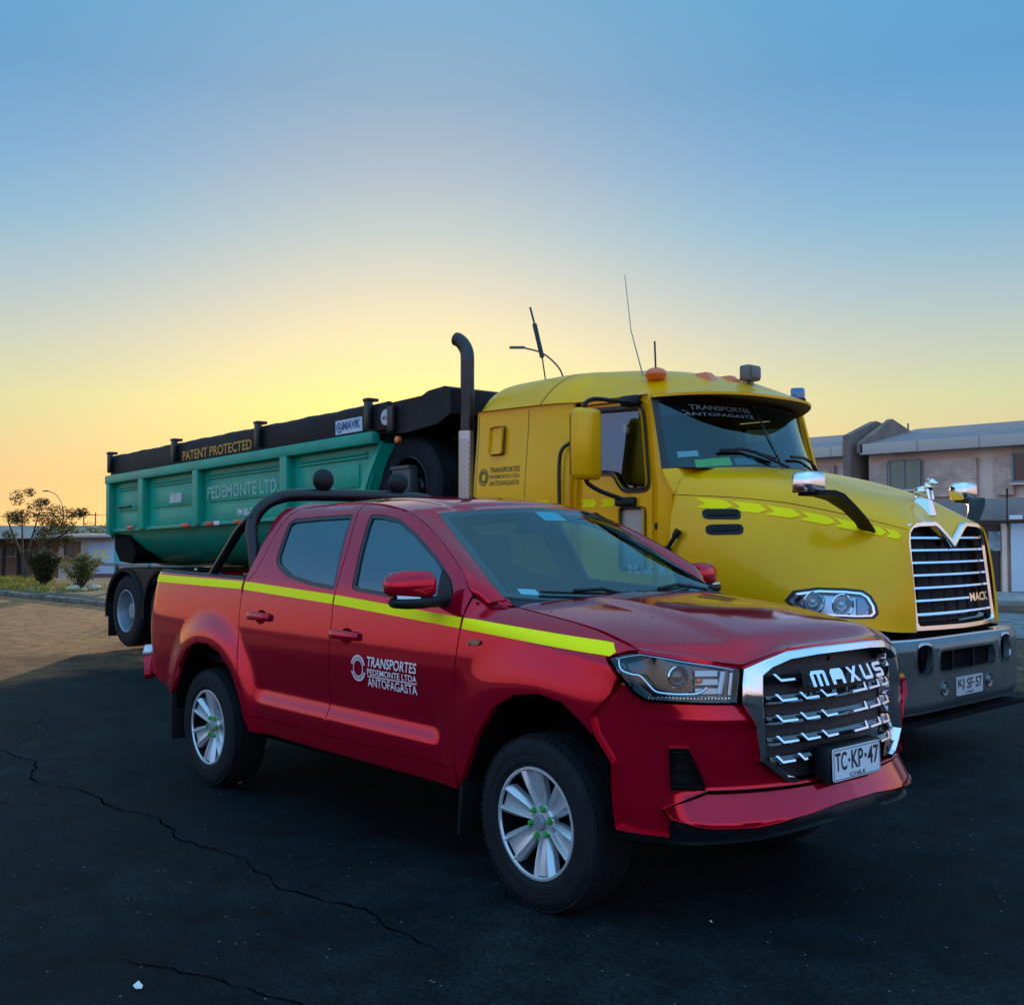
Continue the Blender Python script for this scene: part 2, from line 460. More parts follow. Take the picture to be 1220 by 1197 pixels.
FRONT = cr([(.30, -.06), (.40, -.015), (.62, -.030), (.74, -.022), (.855, -.012), (.88, .002), (.92, -.006), (.98, -.02), (1.05, -.03), (1.12, -.045), (1.18, -.08)])
HX = [-.7, -.45, 0, .3, .57, .85]
_hz = cr(list(zip(HX, [1.31, 1.30, 1.255, 1.215, 1.153, 1.075])))
def hood_ze(x): return np.interp(x, _hz[:, 0], _hz[:, 1])
_hy = cr(list(zip([-.5, -.1, .3, .56, .9], [.745, .772, .797, .838, .88])))
def hood_ye(x): return np.interp(x, _hy[:, 0], _hy[:, 1])
def boff(u, z):
    x = np.interp(u, US, PLAN[:, 0])
    wf = 1-smooth(.55, 1.12, u)
    d = wf*np.interp(z, FRONT[:, 0], FRONT[:, 1])+(1-wf)*(np.interp(z, SIDE[:, 0], SIDE[:, 1])*smooth(-2.46, -2.34, x)*(1-smooth(-.70, -.60, x))+np.interp(z, SIDEB[:, 0], SIDEB[:, 1])*(1-smooth(-2.46, -2.34, x)*(1-smooth(-.70, -.60, x))))
    # bumper lip ledge
    led = 1-smooth(.78, .93, u)
    d = d+led*.050*np.interp(z, [.40, .445, .47, .495, .51, .60, .615], [.3, .7, .95, 1, .92, .12, 0])
    for cx, a, r0, r1, ua, ub in ((0.03, .022, .49, .72, .62, 1.16), (-3.06, .045, .52, .70, 0, .01)):
        rr = np.hypot((x-cx)*.96, (z-.42)*.96)
        d = d+a*(1-smooth(r0, r1, rr))*smooth(ua, ub, u)
    # fender top rolls inwards to the bonnet gap
    b = smooth(-.52, -.40, x)*(1-smooth(.56, .66, x))
    ze, ye = hood_ze(x), hood_ye(x)
    t = np.clip((z-(ze-.11))/.11, 0, 1.3)
    y0 = np.interp(u, US, PLAN[:, 1])
    tgt = ye+.006-y0
    d = np.where(b > 0, d+b*(tgt-d)*t**2.2, d)
    return d
def PB(u, z, s=-1, lift=0.):
    """body wall: u = run around the plan from the front centre, z = height"""
    u = np.asarray(u, float); z = np.asarray(z, float)
    sg = np.where(u < 0, -1, 1)*s; u = np.abs(u)
    x = np.interp(u, US, PLAN[:, 0]); y = np.interp(u, US, PLAN[:, 1]); tx = np.interp(u, US, PTX); ty = np.interp(u, US, PTY)
    d = boff(u, z)+lift
    k = 1/np.maximum(np.hypot(tx, ty), 1e-6)
    return np.stack([x+ty*k*d, sg*(y-tx*k*d), z+0*x], -1)
def u_x(x): return np.interp(-np.asarray(x, float), -PLAN[:, 0], US)
def side(s=-1, lift=0.):
    return lambda x, z: PB(u_x(x), z, s, lift)
def front(lift=0., s=-1):
    return lambda u, z: PB(u, z, s, lift)

OUTC[0] = np.array([-1.4, 0, .9])
pk = thing('pickup_truck', 'red double cab pickup with a yellow reflective stripe and black roll bar parked in front', 'pickup truck')
def sidepanel(name, poly, m=RED, parent=pk, mirror=True, **k):
    out = []
    for s in ((-1, 1) if mirror else (-1,)):
        out.append(panel(name, poly, side(s, k.get('off', 0)), m, parent[s] if isinstance(parent, dict) else parent, flip=(s > 0), **{a: b for a, b in k.items() if a != 'off'}))
    return out

ARCHF = [(-.47, .44), (-.43, .54), (-.345, .70), (-.22, .85), (-.07, .925), (.08, .945), (.22, .925), (.34, .845), (.43, .715), (.475, .58), (.49, .44)]
ARCHR = [(-2.50, .44), (-2.59, .64), (-2.69, .785), (-2.84, .885), (-3.0, .93), (-3.17, .93), (-3.32, .875), (-3.45, .75), (-3.54, .60), (-3.59, .44)]
g = .004
FD_FRONT = [(-.505, .535), (-.513, .70), (-.524, .86), (-.515, 1.0), (-.498, 1.16), (-.492, 1.25), (-.490, 1.335), (-.52, 1.40), (-.564, 1.44), (-.665, 1.50), (-.775, 1.563), (-.90, 1.625), (-1.011, 1.674), (-1.10, 1.706), (-1.212, 1.735), (-1.34, 1.757), (-1.478, 1.773), (-1.60, 1.785), (-1.740, 1.792)]
BPIL = [(-1.70, 1.70), (-1.645, 1.55), (-1.628, 1.40), (-1.62, 1.25), (-1.612, 1.1), (-1.612, .92), (-1.63, .70), (-1.645, .535)]
RD_TOP = [(-2.10, 1.795), (-2.30, 1.788), (-2.40, 1.778), (-2.45, 1.765), (-2.485, 1.74), (-2.508, 1.70), (-2.527, 1.64), (-2.54, 1.58), (-2.556, 1.476), (-2.60, 1.38), (-2.655, 1.325)]
RD_REAR = [(-2.69, 1.25), (-2.665, 1.05), (-2.64, .92), (-2.605, .78), (-2.555, .65), (-2.495, .535)]
WIN_F = rounded([(-1.575, 1.733), (-1.452, 1.731), (-1.271, 1.706), (-1.047, 1.622), (-.812, 1.513), (-.645, 1.412), (-.583, 1.345), (-.60, 1.277), (-.925, 1.289), (-1.42, 1.318), (-1.468, 1.328)], .025, 2)
WIN_R = rounded([(-1.750, 1.737), (-2.098, 1.73), (-2.40, 1.716), (-2.438, 1.69), (-2.421, 1.60), (-2.395, 1.47), (-2.340, 1.425), (-2.169, 1.368), (-1.898, 1.333), (-1.632, 1.316)], .025, 2)
# fender: from door gap to headlight, bonnet gap above, bumper gap in front
hl = lambda u: float(np.interp(u, US, PLAN[:, 0]))
HLP = [(1.178, 1.121), (1.10, 1.142), (1.02, 1.151), (.80, 1.120), (.603, 1.091), (.606, 1.06), (.628, .953), (.80, .958), (.996, .966), (1.05, .995), (1.106, 1.050)]
fend = [(-.487, .44+.08)]+[(-.47, .46)]+ARCHF[1:8]+[(.372, .81), (.385, .893), (.43, .93), (hl(1.106)-.02, 1.045), (hl(1.178)-.012, 1.121), (hl(1.10), 1.150), (.555, 1.158)]
fend += [(x, float(hood_ze(x))-.002) for x in (.45, .3, .15, 0, -.15, -.3, -.40, -.455)]
fend += [(-.484, 1.32), (-.484, 1.25), (-.49, 1.16), (-.507, 1.0), (-.516, .86), (-.505, .70), (-.497, .535)]
sidepanel('front_fender', fend, flange=.035, step=.022)
fd = FD_FRONT+[(x+g, z) for x, z in BPIL]
rd = [(x-g, z) for x, z in BPIL[::-1]]+[(-1.753, 1.793)]+RD_TOP+RD_REAR
def hole_el(x0, x1, z0): return [((x0+x1)/2+.012+.066*math.cos(a), z0-.003+.043*math.sin(a)) for a in np.linspace(0, 2*math.pi, 29)[:-1]]
HF, HR = (-1.60, -1.32, 1.085), (-2.55, -2.28, 1.132)
fdo = sidepanel('front_door', fd, holes=[WIN_F, hole_el(*HF)], flange=.03, step=.028)
rdo = sidepanel('rear_door', rd, holes=[WIN_R, hole_el(*HR)], flange=.03, step=.028)
for dset, win in ((fdo, WIN_F), (rdo, WIN_R)):
    for d, s in zip(dset, (-1, 1)):
        panel('window_seal', inset(win, -.002), side(s, -.004), TRIM, d, holes=[inset(win, .022)], flange=.02, step=.03, flip=(s > 0))
        panel('window_glass', inset(win, .018), side(s, -.014), WSGLASS if (s > 0 and dset is fdo) else SIDEGLASS, d, flange=0, step=.05, flip=(s > 0))
# mirror sail triangle at the front of the front window
for d, s in zip(fdo, (-1, 1)):
    panel('mirror_sail', [(-.60, 1.283), (-.595, 1.338), (-.655, 1.41), (-.735, 1.455), (-.705, 1.284)], side(s, .001), BLACKP, d, flange=.01, step=.04, flip=(s > 0))
sidepanel('rocker_panel', [(-.50, .44), (-2.50, .44), (-2.497, .529), (-.503, .529)], flange=.03, step=.03)
sidepanel('rear_pillar', [(-2.10, 1.803), (-2.30, 1.796), (-2.41, 1.786), (-2.46, 1.772), (-2.493, 1.746), (-2.516, 1.702), (-2.535, 1.64), (-2.548, 1.58), (-2.564, 1.478), (-2.606, 1.386), (-2.66, 1.332), (-2.69, 1.335), (-2.675, 1.40), (-2.65, 1.50), (-2.64, 1.60), (-2.645, 1.70), (-2.63, 1.785), (-2.45, 1.818)], flange=.02, step=.03)
bed = [(-2.703, 1.343), (-4.17, 1.362)]+[(-4.17, .80), (-4.10, .68), (-3.95, .62), (-3.585, .555)]+ARCHR[::-1][1:-1]+[(-2.502, .46), (-2.563, .65), (-2.613, .78), (-2.648, .92), (-2.673, 1.05), (-2.698, 1.25)]
u1 = float(u_x(-2.7))
def ubed(x): return u_x(x)
bedo = sidepanel('cargo_bed', bed, flange=.04, step=.028)
for d, s in zip(bedo, (-1, 1)):
    mb = MB()                                  # bed rail, inner wall and floor
    xs = np.linspace(-2.71, -4.15, 22)
    zt = np.interp(xs, [-4.15, -2.70], [1.362, 1.343])
    o = side(s)(xs, zt)
    rows = [[tuple(o[i]+np.array([0, -s*a, b])) for i in range(len(xs))] for a, b in ((0, 0), (.012, .012), (.06, .014), (.075, 0), (.08, -.45))]
    mb.loft(rows); mb.build('bed_rail', BLACKP, d)
mb = MB().box((-3.45, 0, .80), (1.45, 1.6, .04)).box((-2.73, 0, 1.05), (.03, 1.68, .55))
mb.build('bed_floor', BLACKP, pk)
panel('tailgate', [(y, z) for y, z in rounded([(-.76, .80), (.76, .80), (.76, 1.36), (-.76, 1.36)], .03)], lambda y, z: np.stack([-4.19-.02*(1-(y/.8)**2)+0*z, y, z], -1), RED, pk, step=.1, flange=.05, flip=True)
# tail lights and rear bumper (wraps the rear corner)
for s in (-1, 1):
    t = panel('tail_light', rounded([(5.83, .92), (5.98, .92), (5.98, 1.30), (5.83, 1.28)], .02), lambda u, z: PB(u, z, s, .012), REDL, pk, step=.03, flange=.02, flip=(s > 0))
    panel('clear_segment', [(5.85, 1.02), (5.96, 1.02), (5.96, 1.10), (5.85, 1.09)], lambda u, z: PB(u, z, s, .016), WHITEL, t, step=.03, flange=.004, flip=(s > 0))
    panel('rear_bumper', [(5.66, .60), (6.9, .60), (6.9, .80), (5.75, .80), (5.70, .72)], lambda u, z: PB(u, z, s, .004), RED, pk, step=.05, flange=.05, flip=(s > 0))
    panel('bumper_step', [(5.72, .765), (6.9, .765), (6.9, .83), (5.77, .83)], lambda u, z: PB(u, z, s, .010), ALLOY, pk, step=.05, flange=.06, flip=(s > 0))

# ---- roof, pillars, windscreen
RX = [-2.66, -2.55, -2.30, -2.10, -1.75, -1.478, -1.212, -1.10, -1.04]
RZE = [1.778, 1.80, 1.800, 1.806, 1.804, 1.783, 1.744, 1.716, 1.69]
RXC = [-2.66, -2.55, -2.3, -1.9, -1.5, -1.25, -1.1, -1.0, -.95]
RZC = [1.78, 1.815, 1.838, 1.852, 1.846, 1.828, 1.806, 1.785, 1.770]
rzc = cr(list(zip(RXC, RZC)))
rze = cr(list(zip(RX, RZE)))
def WS_TOP(t):
    y = t*.62; return np.stack([-.965-.105*t*t, y, 1.768-.036*t*t], -1)
def WS_BOT(t):
    y = t*.768; return np.stack([-.225-.155*np.abs(t)**2.2, y, 1.285+.045*t*t], -1)
def roof(a, t):
    """a 0 (rear) .. 1 (windscreen header), t -1..1 across"""
    xb = -2.645+0*t; xf = -.965-.105*t*t
    x = xb+(xf-xb)*a
    ze = np.interp(x, rze[:, 0], rze[:, 1]); zc = np.interp(x, rzc[:, 0], rzc[:, 1])
    ye = .945+np.interp(ze, SIDE[:, 0], SIDE[:, 1])
    blend = smooth(.925, 1, a)
    ye = ye*(1-blend)+.62*blend; ze = ze*(1-blend)+1.732*blend; zc = zc*(1-blend)+1.768*blend
    z = ze+(zc-ze)*(1-np.abs(t)**2.3)-.006*smooth(.62, .66, np.abs(t))*(1-smooth(.70, .76, np.abs(t)))
    return np.stack([x, ye*t, z], -1)
rf = panel('roof', [(0, -1), (1, -1), (1, 1), (0, 1)], roof, RED, pk, step=.03, flange=.012)
_d = inset(fd, -.003)
_k = [min(_d, key=lambda q, p=p: (q[0]-p[0])**2+(q[1]-p[1])**2) for p in ((-1.212, 1.735), (-1.10, 1.706), (-1.011, 1.674), (-.90, 1.625), (-.775, 1.563), (-.665, 1.50), (-.564, 1.44), (-.52, 1.40), (-.490, 1.335))]+[(-.474, 1.315)]
APD = np.array(_k)
APK = np.concatenate([[0], np.cumsum(np.hypot(*np.diff(APD, axis=0).T))]); APK = APK/APK[-1]
def APIL(a, b, s=-1):
    """a 0 top..1 bottom; b 0 at door edge, 1 at windscreen"""
    dp = APD; k = APK
    ac = np.clip(a, 0, 1); ex_ = (a-ac)[:, None]
    A = side(s)(np.interp(ac, k, dp[:, 0]), np.interp(ac, k, dp[:, 1]))
    t0 = (side(s)(dp[:2, 0], dp[:2, 1])); t1 = side(s)(dp[-2:, 0], dp[-2:, 1])
    A = A+np.where(ex_ < 0, ex_*(t0[1]-t0[0])/(k[1]-k[0]), ex_*(t1[1]-t1[0])/(k[-1]-k[-2]))
    top = WS_TOP(np.float64(1.)); bot = WS_BOT(np.float64(1.)); top = np.array([top[0], s*abs(top[1]), top[2]]); bot = np.array([bot[0], s*abs(bot[1]), bot[2]])
    Bq = top+(bot-top)*a[:, None]; Bq[:, 2] += .002
    b_ = b[:, None]
    q = A*(1-b_)+Bq*b_
    q[:, 2] -= np.where((a < 0) | (a > 1), .003, 0)
    q[:, 2] += .006*np.sin(b*math.pi); q[:, 1] += s*.005*np.sin(b*math.pi)
    return q
for s in (-1, 1):
    panel('windscreen_pillar', [(-.05, .0), (1.04, .0), (1.04, 1), (-.05, 1)], lambda a, b: APIL(a, b, s), RED, pk, step=.05, flange=0, flip=(s < 0))
for s in (-1, 1):                              # fender corner under the pillar
    wb = WS_BOT(np.array([1., .985, .97])); wb[:, 1] *= s
    A_ = [tuple(q) for q in side(s, .0005)(np.array([-.478, -.44, -.34]), np.array([1.316, 1.300, 1.286]))]
    B2 = [tuple(wb[0]+np.array([0, 0, .002])), tuple(wb[1]+np.array([.035, 0, -.014])), (-.30, s*.770, 1.289)]
    MB().loft([A_, [tuple((np.array(a)+np.array(b))/2+np.array([0, 0, .004])) for a, b in zip(A_, B2)], B2]).build('fender_corner', RED, pk, sharp=60)
def WS(t, b):
    P0, P1 = WS_TOP(t), WS_BOT(t); b_ = b[:, None]
    q = P0+(P1-P0)*b_
    bl = (1-t*t)*np.sin(b*math.pi)*.03
    q[:, 0] += bl*.6; q[:, 2] += bl*.8
    return q
wsg = panel('windscreen', [(-.995, .0), (.995, .0), (.995, 1.0), (-.995, 1.0)], WS, WSGLASS, pk, step=.1, flange=0, flip=True)
# black frit border
mb_h = inset([(-.985, .01), (.985, .01), (.985, .99), (-.985, .99)], .045)
panel('windscreen_border', [(-1, -.005), (1, -.005), (1, 1.01), (-1, 1.01)], lambda t, b: WS(t, b)-np.array([.003, 0, .003]), TRIM, wsg, holes=[mb_h], step=.08, flange=0, flip=True)
def sticker(name, t0, t1, b0, b1, m, lift=.002, par=wsg):
    return panel(name, [(t0, b0), (t1, b0), (t1, b1), (t0, b1)], lambda t, b: WS(t, b)-np.array([lift, 0, lift]), m, par, step=.05, flange=0, flip=True)
sticker('permit_sticker', -.10, .16, .05, .17, CYANS)
sticker('inspection_sticker', -.86, -.74, .90, .955, PLATEW)
# cowl and wipers
mb = MB()
ts = np.linspace(-1, 1, 25)
mb.loft([[tuple(q) for q in WS_BOT(ts)+np.array([-.02, 0, .0])], [tuple(q) for q in WS_BOT(ts)+np.array([.04, 0, -.022])], [tuple(q) for q in WS_BOT(ts)+np.array([.14, 0, -.055])]])
mb.build('cowl', BLACKP, pk)
for t0, t1 in ((-.72, .02), (.05, .78)):
    mb = MB()
    pv = WS(np.array([t1]), np.array([1.02]))[0]+np.array([.03, 0, .02])
    tip = WS(np.array([t0]), np.array([.955]))[0]+np.array([.012, 0, .012])
    mid = WS(np.array([(t0*.45+t1*.55)]), np.array([.95]))[0]+np.array([.03, 0, .035])
    a_ = WS(np.linspace(t0-.02, t1-.06, 9), np.full(9, .945))+np.array([.010, 0, .010])
    mb.tube([pv, mid, (np.array(tip)*.5+mid*.5)], .009, 8).tube([tuple(q) for q in a_], .007, 6)
    mb.build('wiper', BLACKP, pk)

# ---- bonnet
HZC = cr([(-.6, 1.33), (-.45, 1.33), (-.2, 1.325), (.1, 1.305), (.4, 1.275), (.6, 1.242), (.75, 1.210), (.84, 1.183), (.90, 1.16), (.95, 1.13)])
def hoodf(x, y):
    zc = np.interp(x, HZC[:, 0], HZC[:, 1]); ze = hood_ze(x); ye = hood_ye(x)
    t = np.clip(np.abs(y)/ye, 0, 1.05)
    z = ze+(zc-ze)*(1-t**2.6)
    rid = .40+.12*(x-.0)                                      # raised centre with a soft crease each side
    z = z+.013*(1-smooth(rid-.07, rid+.07, np.abs(y)))*smooth(-.45, 0, x)*(1-smooth(.72, .9, x))
    return np.stack([x, y, z], -1)
fe = [(.925, 0), (.918, .15), (.906, .28), (.893, .372), (.872, .49), (.848, .572), (.77, .672), (.68, .76), (.57, .834)]
he = [(x, float(hood_ye(x))-.003) for x in (.45, .3, .1, -.1, -.3, -.42)]
re = [(float(q[0])+.055, float(q[1])) for q in WS_BOT(np.array([.85, .6, .3]))]+[(-.18, 0)]
half = fe+he+re[:-1]
poly = [(x, -y) for x, y in half]+[(re[-1][0], 0)]+[(x, y) for x, y in half[::-1]]
poly = [poly[0]]+[q for i, q in enumerate(poly[1:]) if abs(q[0]-poly[i][0])+abs(q[1]-poly[i][1]) > 1e-6]
if abs(poly[0][0]-poly[-1][0])+abs(poly[0][1]-poly[-1][1]) < 1e-6: poly = poly[:-1]
# blend the front rim of the bonnet down on to the grille/headlight tops
_fx = cr([(p[1], p[0]) for p in fe]); _fz = cr(list(zip([0, .15, .28, .372, .49, .572, .672, .76, .834], [1.162, 1.161, 1.158, 1.150, 1.124, 1.104, 1.120, 1.141, 1.158])))
def hoodf2(x, y):
    q = hoodf(x, y)
    fx = np.interp(np.abs(y), _fx[:, 0], _fx[:, 1]); fz = np.interp(np.abs(y), _fz[:, 0], _fz[:, 1])
    k = 1-smooth(-.02, .13, fx-x)
    q[:, 2] = np.minimum(q[:, 2], q[:, 2]*(1-k)+fz*k) if False else q[:, 2]*(1-k)+fz*k
    return q
panel('bonnet', poly, hoodf2, RED, pk, step=.016, flange=.02)

# ---- front bumper
SATIN0 = mat('satin_chrome', (.80, .82, .84), .24, 1.0)
def both(poly):  # close a right-half outline with its mirror
    return poly+[(-u, z) for u, z in poly[::-1]]
bm_ = [(0, .628), (.25, .628), (.40, .632), (.418, .640), (.546, .725), (.568, .872), (.634, .948), (.80, .952), (.998, .960), (1.055, .988), (1.095, 1.03), (1.135, .985), (1.225, .892), (1.205, .82), (1.128, .715), (1.128, .60), (1.116, .457), (.90, .447), (.905, .505), (.938, .546), (.757, .612), (0, .606)]
for s in (-1, 1):
    fog = rounded([(.920, .795), (.826, .797), (.762, .655), (.757, .616), (.915, .616)], .012, 2)
    bp_ = panel('front_bumper', bm_, front(0, s), RED, pk, step=.02, flange=.03, holes=[[(.905, .79), (.832, .79), (.772, .66), (.768, .624), (.903, .624)]], flip=(s > 0))
    # lower air vent with chrome blade
    fgm = MB()
    vent = panel('bumper_vent', [(.925, .81), (.81, .81), (.745, .66), (.745, .57), (.925, .57)], front(-.04, s), BLACKP, pk, step=.03, flange=0, flip=(s > 0))
    lip = panel('vent_lip', [(.903, .79), (.832, .79), (.772, .66), (.768, .626), (.903, .626)], front(-.006, s), BLACKP, vent, holes=[[(.893, .775), (.842, .775), (.788, .66), (.785, .64), (.893, .64)]], step=.03, flange=.03, flip=(s > 0))
    for a, b, mt, nm, lf in ((.725, .733, BLACKP, 'vent_blade', -.02), (.684, .692, BLACKP, 'vent_blade', -.02), (.640, .646, BLACKP, 'vent_blade', -.004)):
        panel(nm, [(.897, a), (.845-.3*(.78-a)*0, a), (.845, b), (.897, b)] if a > .72 else [(.897, a), (.800, a), (.803, b), (.897, b)], front(lf, s), mt, vent, step=.03, flange=.012, flip=(s > 0))
for s in (-1, 1):                              # bright blade at the top of each vent
    uu_ = np.linspace(.896, .842, 8)
    MB().loft([[tuple(p) for p in PB(uu_, .787+0*uu_, s, -.045)], [tuple(p) for p in PB(uu_, .772+0*uu_, s, .001)], [tuple(p) for p in PB(uu_, .764+0*uu_, s, -.004)]]).build('chrome_blade', SATIN0, pk)
panel('bumper_lip', both([(0, .520), (.14, .518), (.40, .499), (.57, .483), (.75, .486), (.897, .507), (.930, .545), (.755, .603), (0, .596)][::-1]), front(), RED, pk, step=.02, flange=.010)
# black valance under the lip
vp = both([(0, .475), (.14, .472), (.40, .452), (.57, .436), (.75, .428), (.90, .412), (1.02, .410), (1.135, .425), (1.118, .453), (.902, .444), (.893, .502), (.75, .481), (.57, .478), (.40, .494), (.14, .513), (0, .515)][::-1])
panel('front_valance', vp, front(-.014), BLACKP, pk, step=.03, flange=.02)

# ---- headlights
for s in (-1, 1):
    H = panel('headlight', inset(HLP, .003), front(-.055, s), GLOSSK, pk, step=.03, flange=0, flip=(s > 0))
    mb = MB(); L = resample(inset(HLP, .004), .03)
    A0 = front(.0, s)(np.array([p[0] for p in L]), np.array([p[1] for p in L])); A1 = front(-.056, s)(np.array([p[0] for p in L]), np.array([p[1] for p in L]))
    mb.loft([[tuple(q) for q in A0], [tuple(q) for q in A1]], closed=True); mb.build('lamp_housing', GLOSSK, H)
    def strip(name, pts, wd, lf, m, th=.012):
        c = cr([(a, b) for a, b in pts], 8); mbb = MB()
        q = PB(c[:, 0], c[:, 1], s, lf); mbb.tube([tuple(p) for p in q], wd, 8); mbb.build(name, m, H)
    strip('light_guide', [(1.135, 1.115), (1.115, 1.075), (1.07, 1.06), (1.03, 1.055), (1.0, 1.03), (.965, 1.0), (.92, .992), (.86, .990), (.80, .992), (.775, 1.0), (.75, 1.016)], .006, -.018, CHROME)
    strip('light_guide', [(1.145, 1.115), (1.06, 1.133), (1.0, 1.136), (.85, 1.115), (.70, 1.095), (.632, 1.082)], .004, -.012, DCHROME)
    strip('light_guide', [(.675, 1.075), (.695, .99)], .012, -.025, ALLOY)
    strip('light_guide', [(.64, 1.07), (.655, .985)], .008, -.018, DCHROME)
    # projector
    c0 = PB(np.array([.888]), np.array([1.055]), s, -.05)[0]; n0 = fdn(front(0, s), np.array([[.888, 1.055]]))[0]; n0 = n0*(1 if n0[0] > 0 else -1)
    ax = np.array([.93, s*.36, .0]); ax /= np.linalg.norm(ax)
    mb = MB().lathe([(.030, .0), (.040, .012), (.046, .03), (.042, .034), (.036, .022), (.034, .01)], c0, ax, 28, closed=True); mb.build('projector_ring', CHROME, H)
    mb = MB().lathe([(.034, .014), (.030, .026), (.02, .034), (.008, .038), (.0001, .039)], c0, ax, 24); mb.build('projector_lens', mat('projector_glass', (.10, .055, .03), .04, 0, 1, .02), H)
    # turn signal box
    mb = MB()
    for z in (1.068, 1.035, 1.0):
        panel_v = PB(np.array([.80, .70, .70, .80]), np.array([z+.012, z+.012, z-.010, z-.010]), s, -.025)
        mb.add([tuple(q) for q in panel_v], [(0, 1, 2, 3)])
        pv2 = PB(np.array([.80, .70, .70, .80]), np.array([z-.010, z-.010, z-.018, z-.018]), s, -.040)
        mb.add([tuple(panel_v[3]), tuple(panel_v[2]), tuple(pv2[2]), tuple(pv2[3])], [(0, 1, 2, 3)])
    mb.build('indicator_reflector', ALLOY, H)
    c1 = PB(np.array([.785]), np.array([1.042]), s, -.02)[0]
    mb = MB().ell(c1, (.014, .02, .011), 12); mb.build('indicator_bulb', AMBER, H)
    # daytime running light: row of small facets
    mb = MB()
    for k in range(24):
        u0 = 1.0-k*.0148
        q = PB(np.array([u0, u0-.011, u0-.011, u0]), np.array([.980, .980, .969, .969]), s, -.018)
        c = q.mean(0); f0 = PB(np.array([u0-.0055]), np.array([.9745]), s, -.008)[0]
        mb.add([tuple(p) for p in q]+[tuple(f0)], [(0, 1, 4), (1, 2, 4), (2, 3, 4), (3, 0, 4)])
    mb.build('daytime_running_light', CHROME, H, sharp=10)
    panel('headlight_lens', inset(HLP, .005), front(-.001, s), CLEAR, H, step=.03, flange=0, flip=(s > 0))

# ---- grille
def PG(u, z, s=-1, lift=0.):
    u = np.asarray(u, float); z = np.asarray(z, float); sg = np.where(u < 0, -1, 1)*s; u = np.abs(u)
    x = np.interp(u, US, PLAN[:, 0]); y = np.interp(u, US, PLAN[:, 1]); tx = np.interp(u, US, PTX); ty = np.interp(u, US, PTY)
    d = np.interp(z, [.60, .75, 1.0, 1.12, 1.16], [-.012, -.010, -.018, -.040, -.050])+lift; k = 1/np.maximum(np.hypot(tx, ty), 1e-6)
    return np.stack([x+ty*k*d, sg*(y-tx*k*d), z+0*x], -1)
def frontg(lift=0., s=-1): return lambda u, z: PG(u, z, s, lift)
SATIN = mat('satin_chrome', (.80, .82, .84), .24, 1.0)
GIN = [(0, 1.120), (.2, 1.118), (.37, 1.108), (.47, 1.080), (.492, 1.058), (.508, .735), (.40, .650), (.30, .627), (0, .622)]
GR = panel('grille', both(GIN[::-1]), frontg(-.075), mat('grille_black', (.008, .010, .013), .5, bump=(90, .5)), pk, step=.04, flange=0)
OUTL = [(0, 1.158), (.2, 1.156), (.37, 1.147), (.49, 1.118), (.594, 1.086), (.606, 1.03), (.612, .955), (.562, .872), (.540, .728), (.412, .636), (.36, .626)]
INL = [(0, 1.118), (.2, 1.116), (.362, 1.106), (.455, 1.080), (.487, 1.050), (.492, 1.0), (.495, .93), (.50, .84), (.507, .742), (.405, .664), (.36, .652)]
def polyres(p, k=6):
    out = []
    for i in range(len(p)-1):
        for j in range(k): t = j/k; out.append((p[i][0]*(1-t)+p[i+1][0]*t, p[i][1]*(1-t)+p[i+1][1]*t))
    return np.array(out+[p[-1]])
o_, i_ = polyres(OUTL), polyres(INL)
mb = MB()
for sg in (1, -1):
    rows = []
    for k, lf in ((0, -.012), (.0, .010), (.10, .016), (.72, .020), (.80, .014), (1, -.02), (1.02, -.07)):
        q = o_*(1-k)+i_*k; rows.append([tuple(p) for p in PG(sg*q[:, 0], q[:, 1], -1, lf)])
    mb.loft(rows)
mb.build('grille_surround', CHROME, GR, sharp=28)
# horizontal bars with stepped chrome bars
ZB = (1.034, .955, .873, .790, .712)
for r_, z0 in enumerate(ZB):
    ue = .478 if r_ < 4 else .465
    for lo, hi in (((-ue, ue),) if r_ not in (4,) else ((-ue, -.235), (.235, ue))):
        mb = MB()
        uu = np.linspace(lo, hi, 24)
        rows = [[tuple(p) for p in PG(uu, z0+dz+0*uu, -1, lf)] for dz, lf in ((.012, -.07), (.016, -.03), (.004, -.020), (-.018, -.034), (-.02, -.07))]
        mb.loft(rows); mb.build('grille_bar', GLOSSK, GR, sharp=25)
    pcs = []
    if r_ == 0: pcs = [(.440, .330, 1), (-.405, -.450, -1)]
    elif r_ < 4: pcs = [(.440, .325, 1), (.305, .195, 1), (.178, .075, 1), (-.045, -.170, -1), (-.19, -.305, -1), (-.325, -.415, -1)]
    else: pcs = [(.445, .345, 1), (.325, .275, 1), (-.30, -.42, -1)]
    for a, b, d in pcs:
        mb = MB()
        if d > 0: P_ = [(a, z0+.024), (a-.015, z0+.024), (a-.034, z0+.003), (b, z0+.004), (b, z0-.004), (a-.030, z0-.006)]
        else: P_ = [(b, z0+.026), (b+.014, z0+.026), (b+.020, z0+.003), (a, z0+.002), (a, z0-.006), (b, z0-.005)][::-1]
        P_ = [(u, z) for u, z in P_]
        f0 = lambda u, z: PG(np.array([u]), np.array([z]), -1, -.022)[0]
        f1 = lambda u, z: PG(np.array([u]), np.array([z]), -1, -.006-.42*(z-z0))[0]
        mb.prism(P_, f0, f1); mb.build('grille_insert', SATIN, GR, sharp=15)
for sg in (1, -1):                              # lower chrome corners of the grille
    mb = MB(); P_ = [(.475, .705), (.41, .650), (.345, .640), (.40, .672)]
    mb.prism([(sg*u, z) for u, z in P_], lambda u, z: PG(np.array([u]), np.array([z]), -1, -.03)[0], lambda u, z: PG(np.array([u]), np.array([z]), -1, .004)[0])
    mb.build('grille_insert', CHROME, GR, sharp=15)
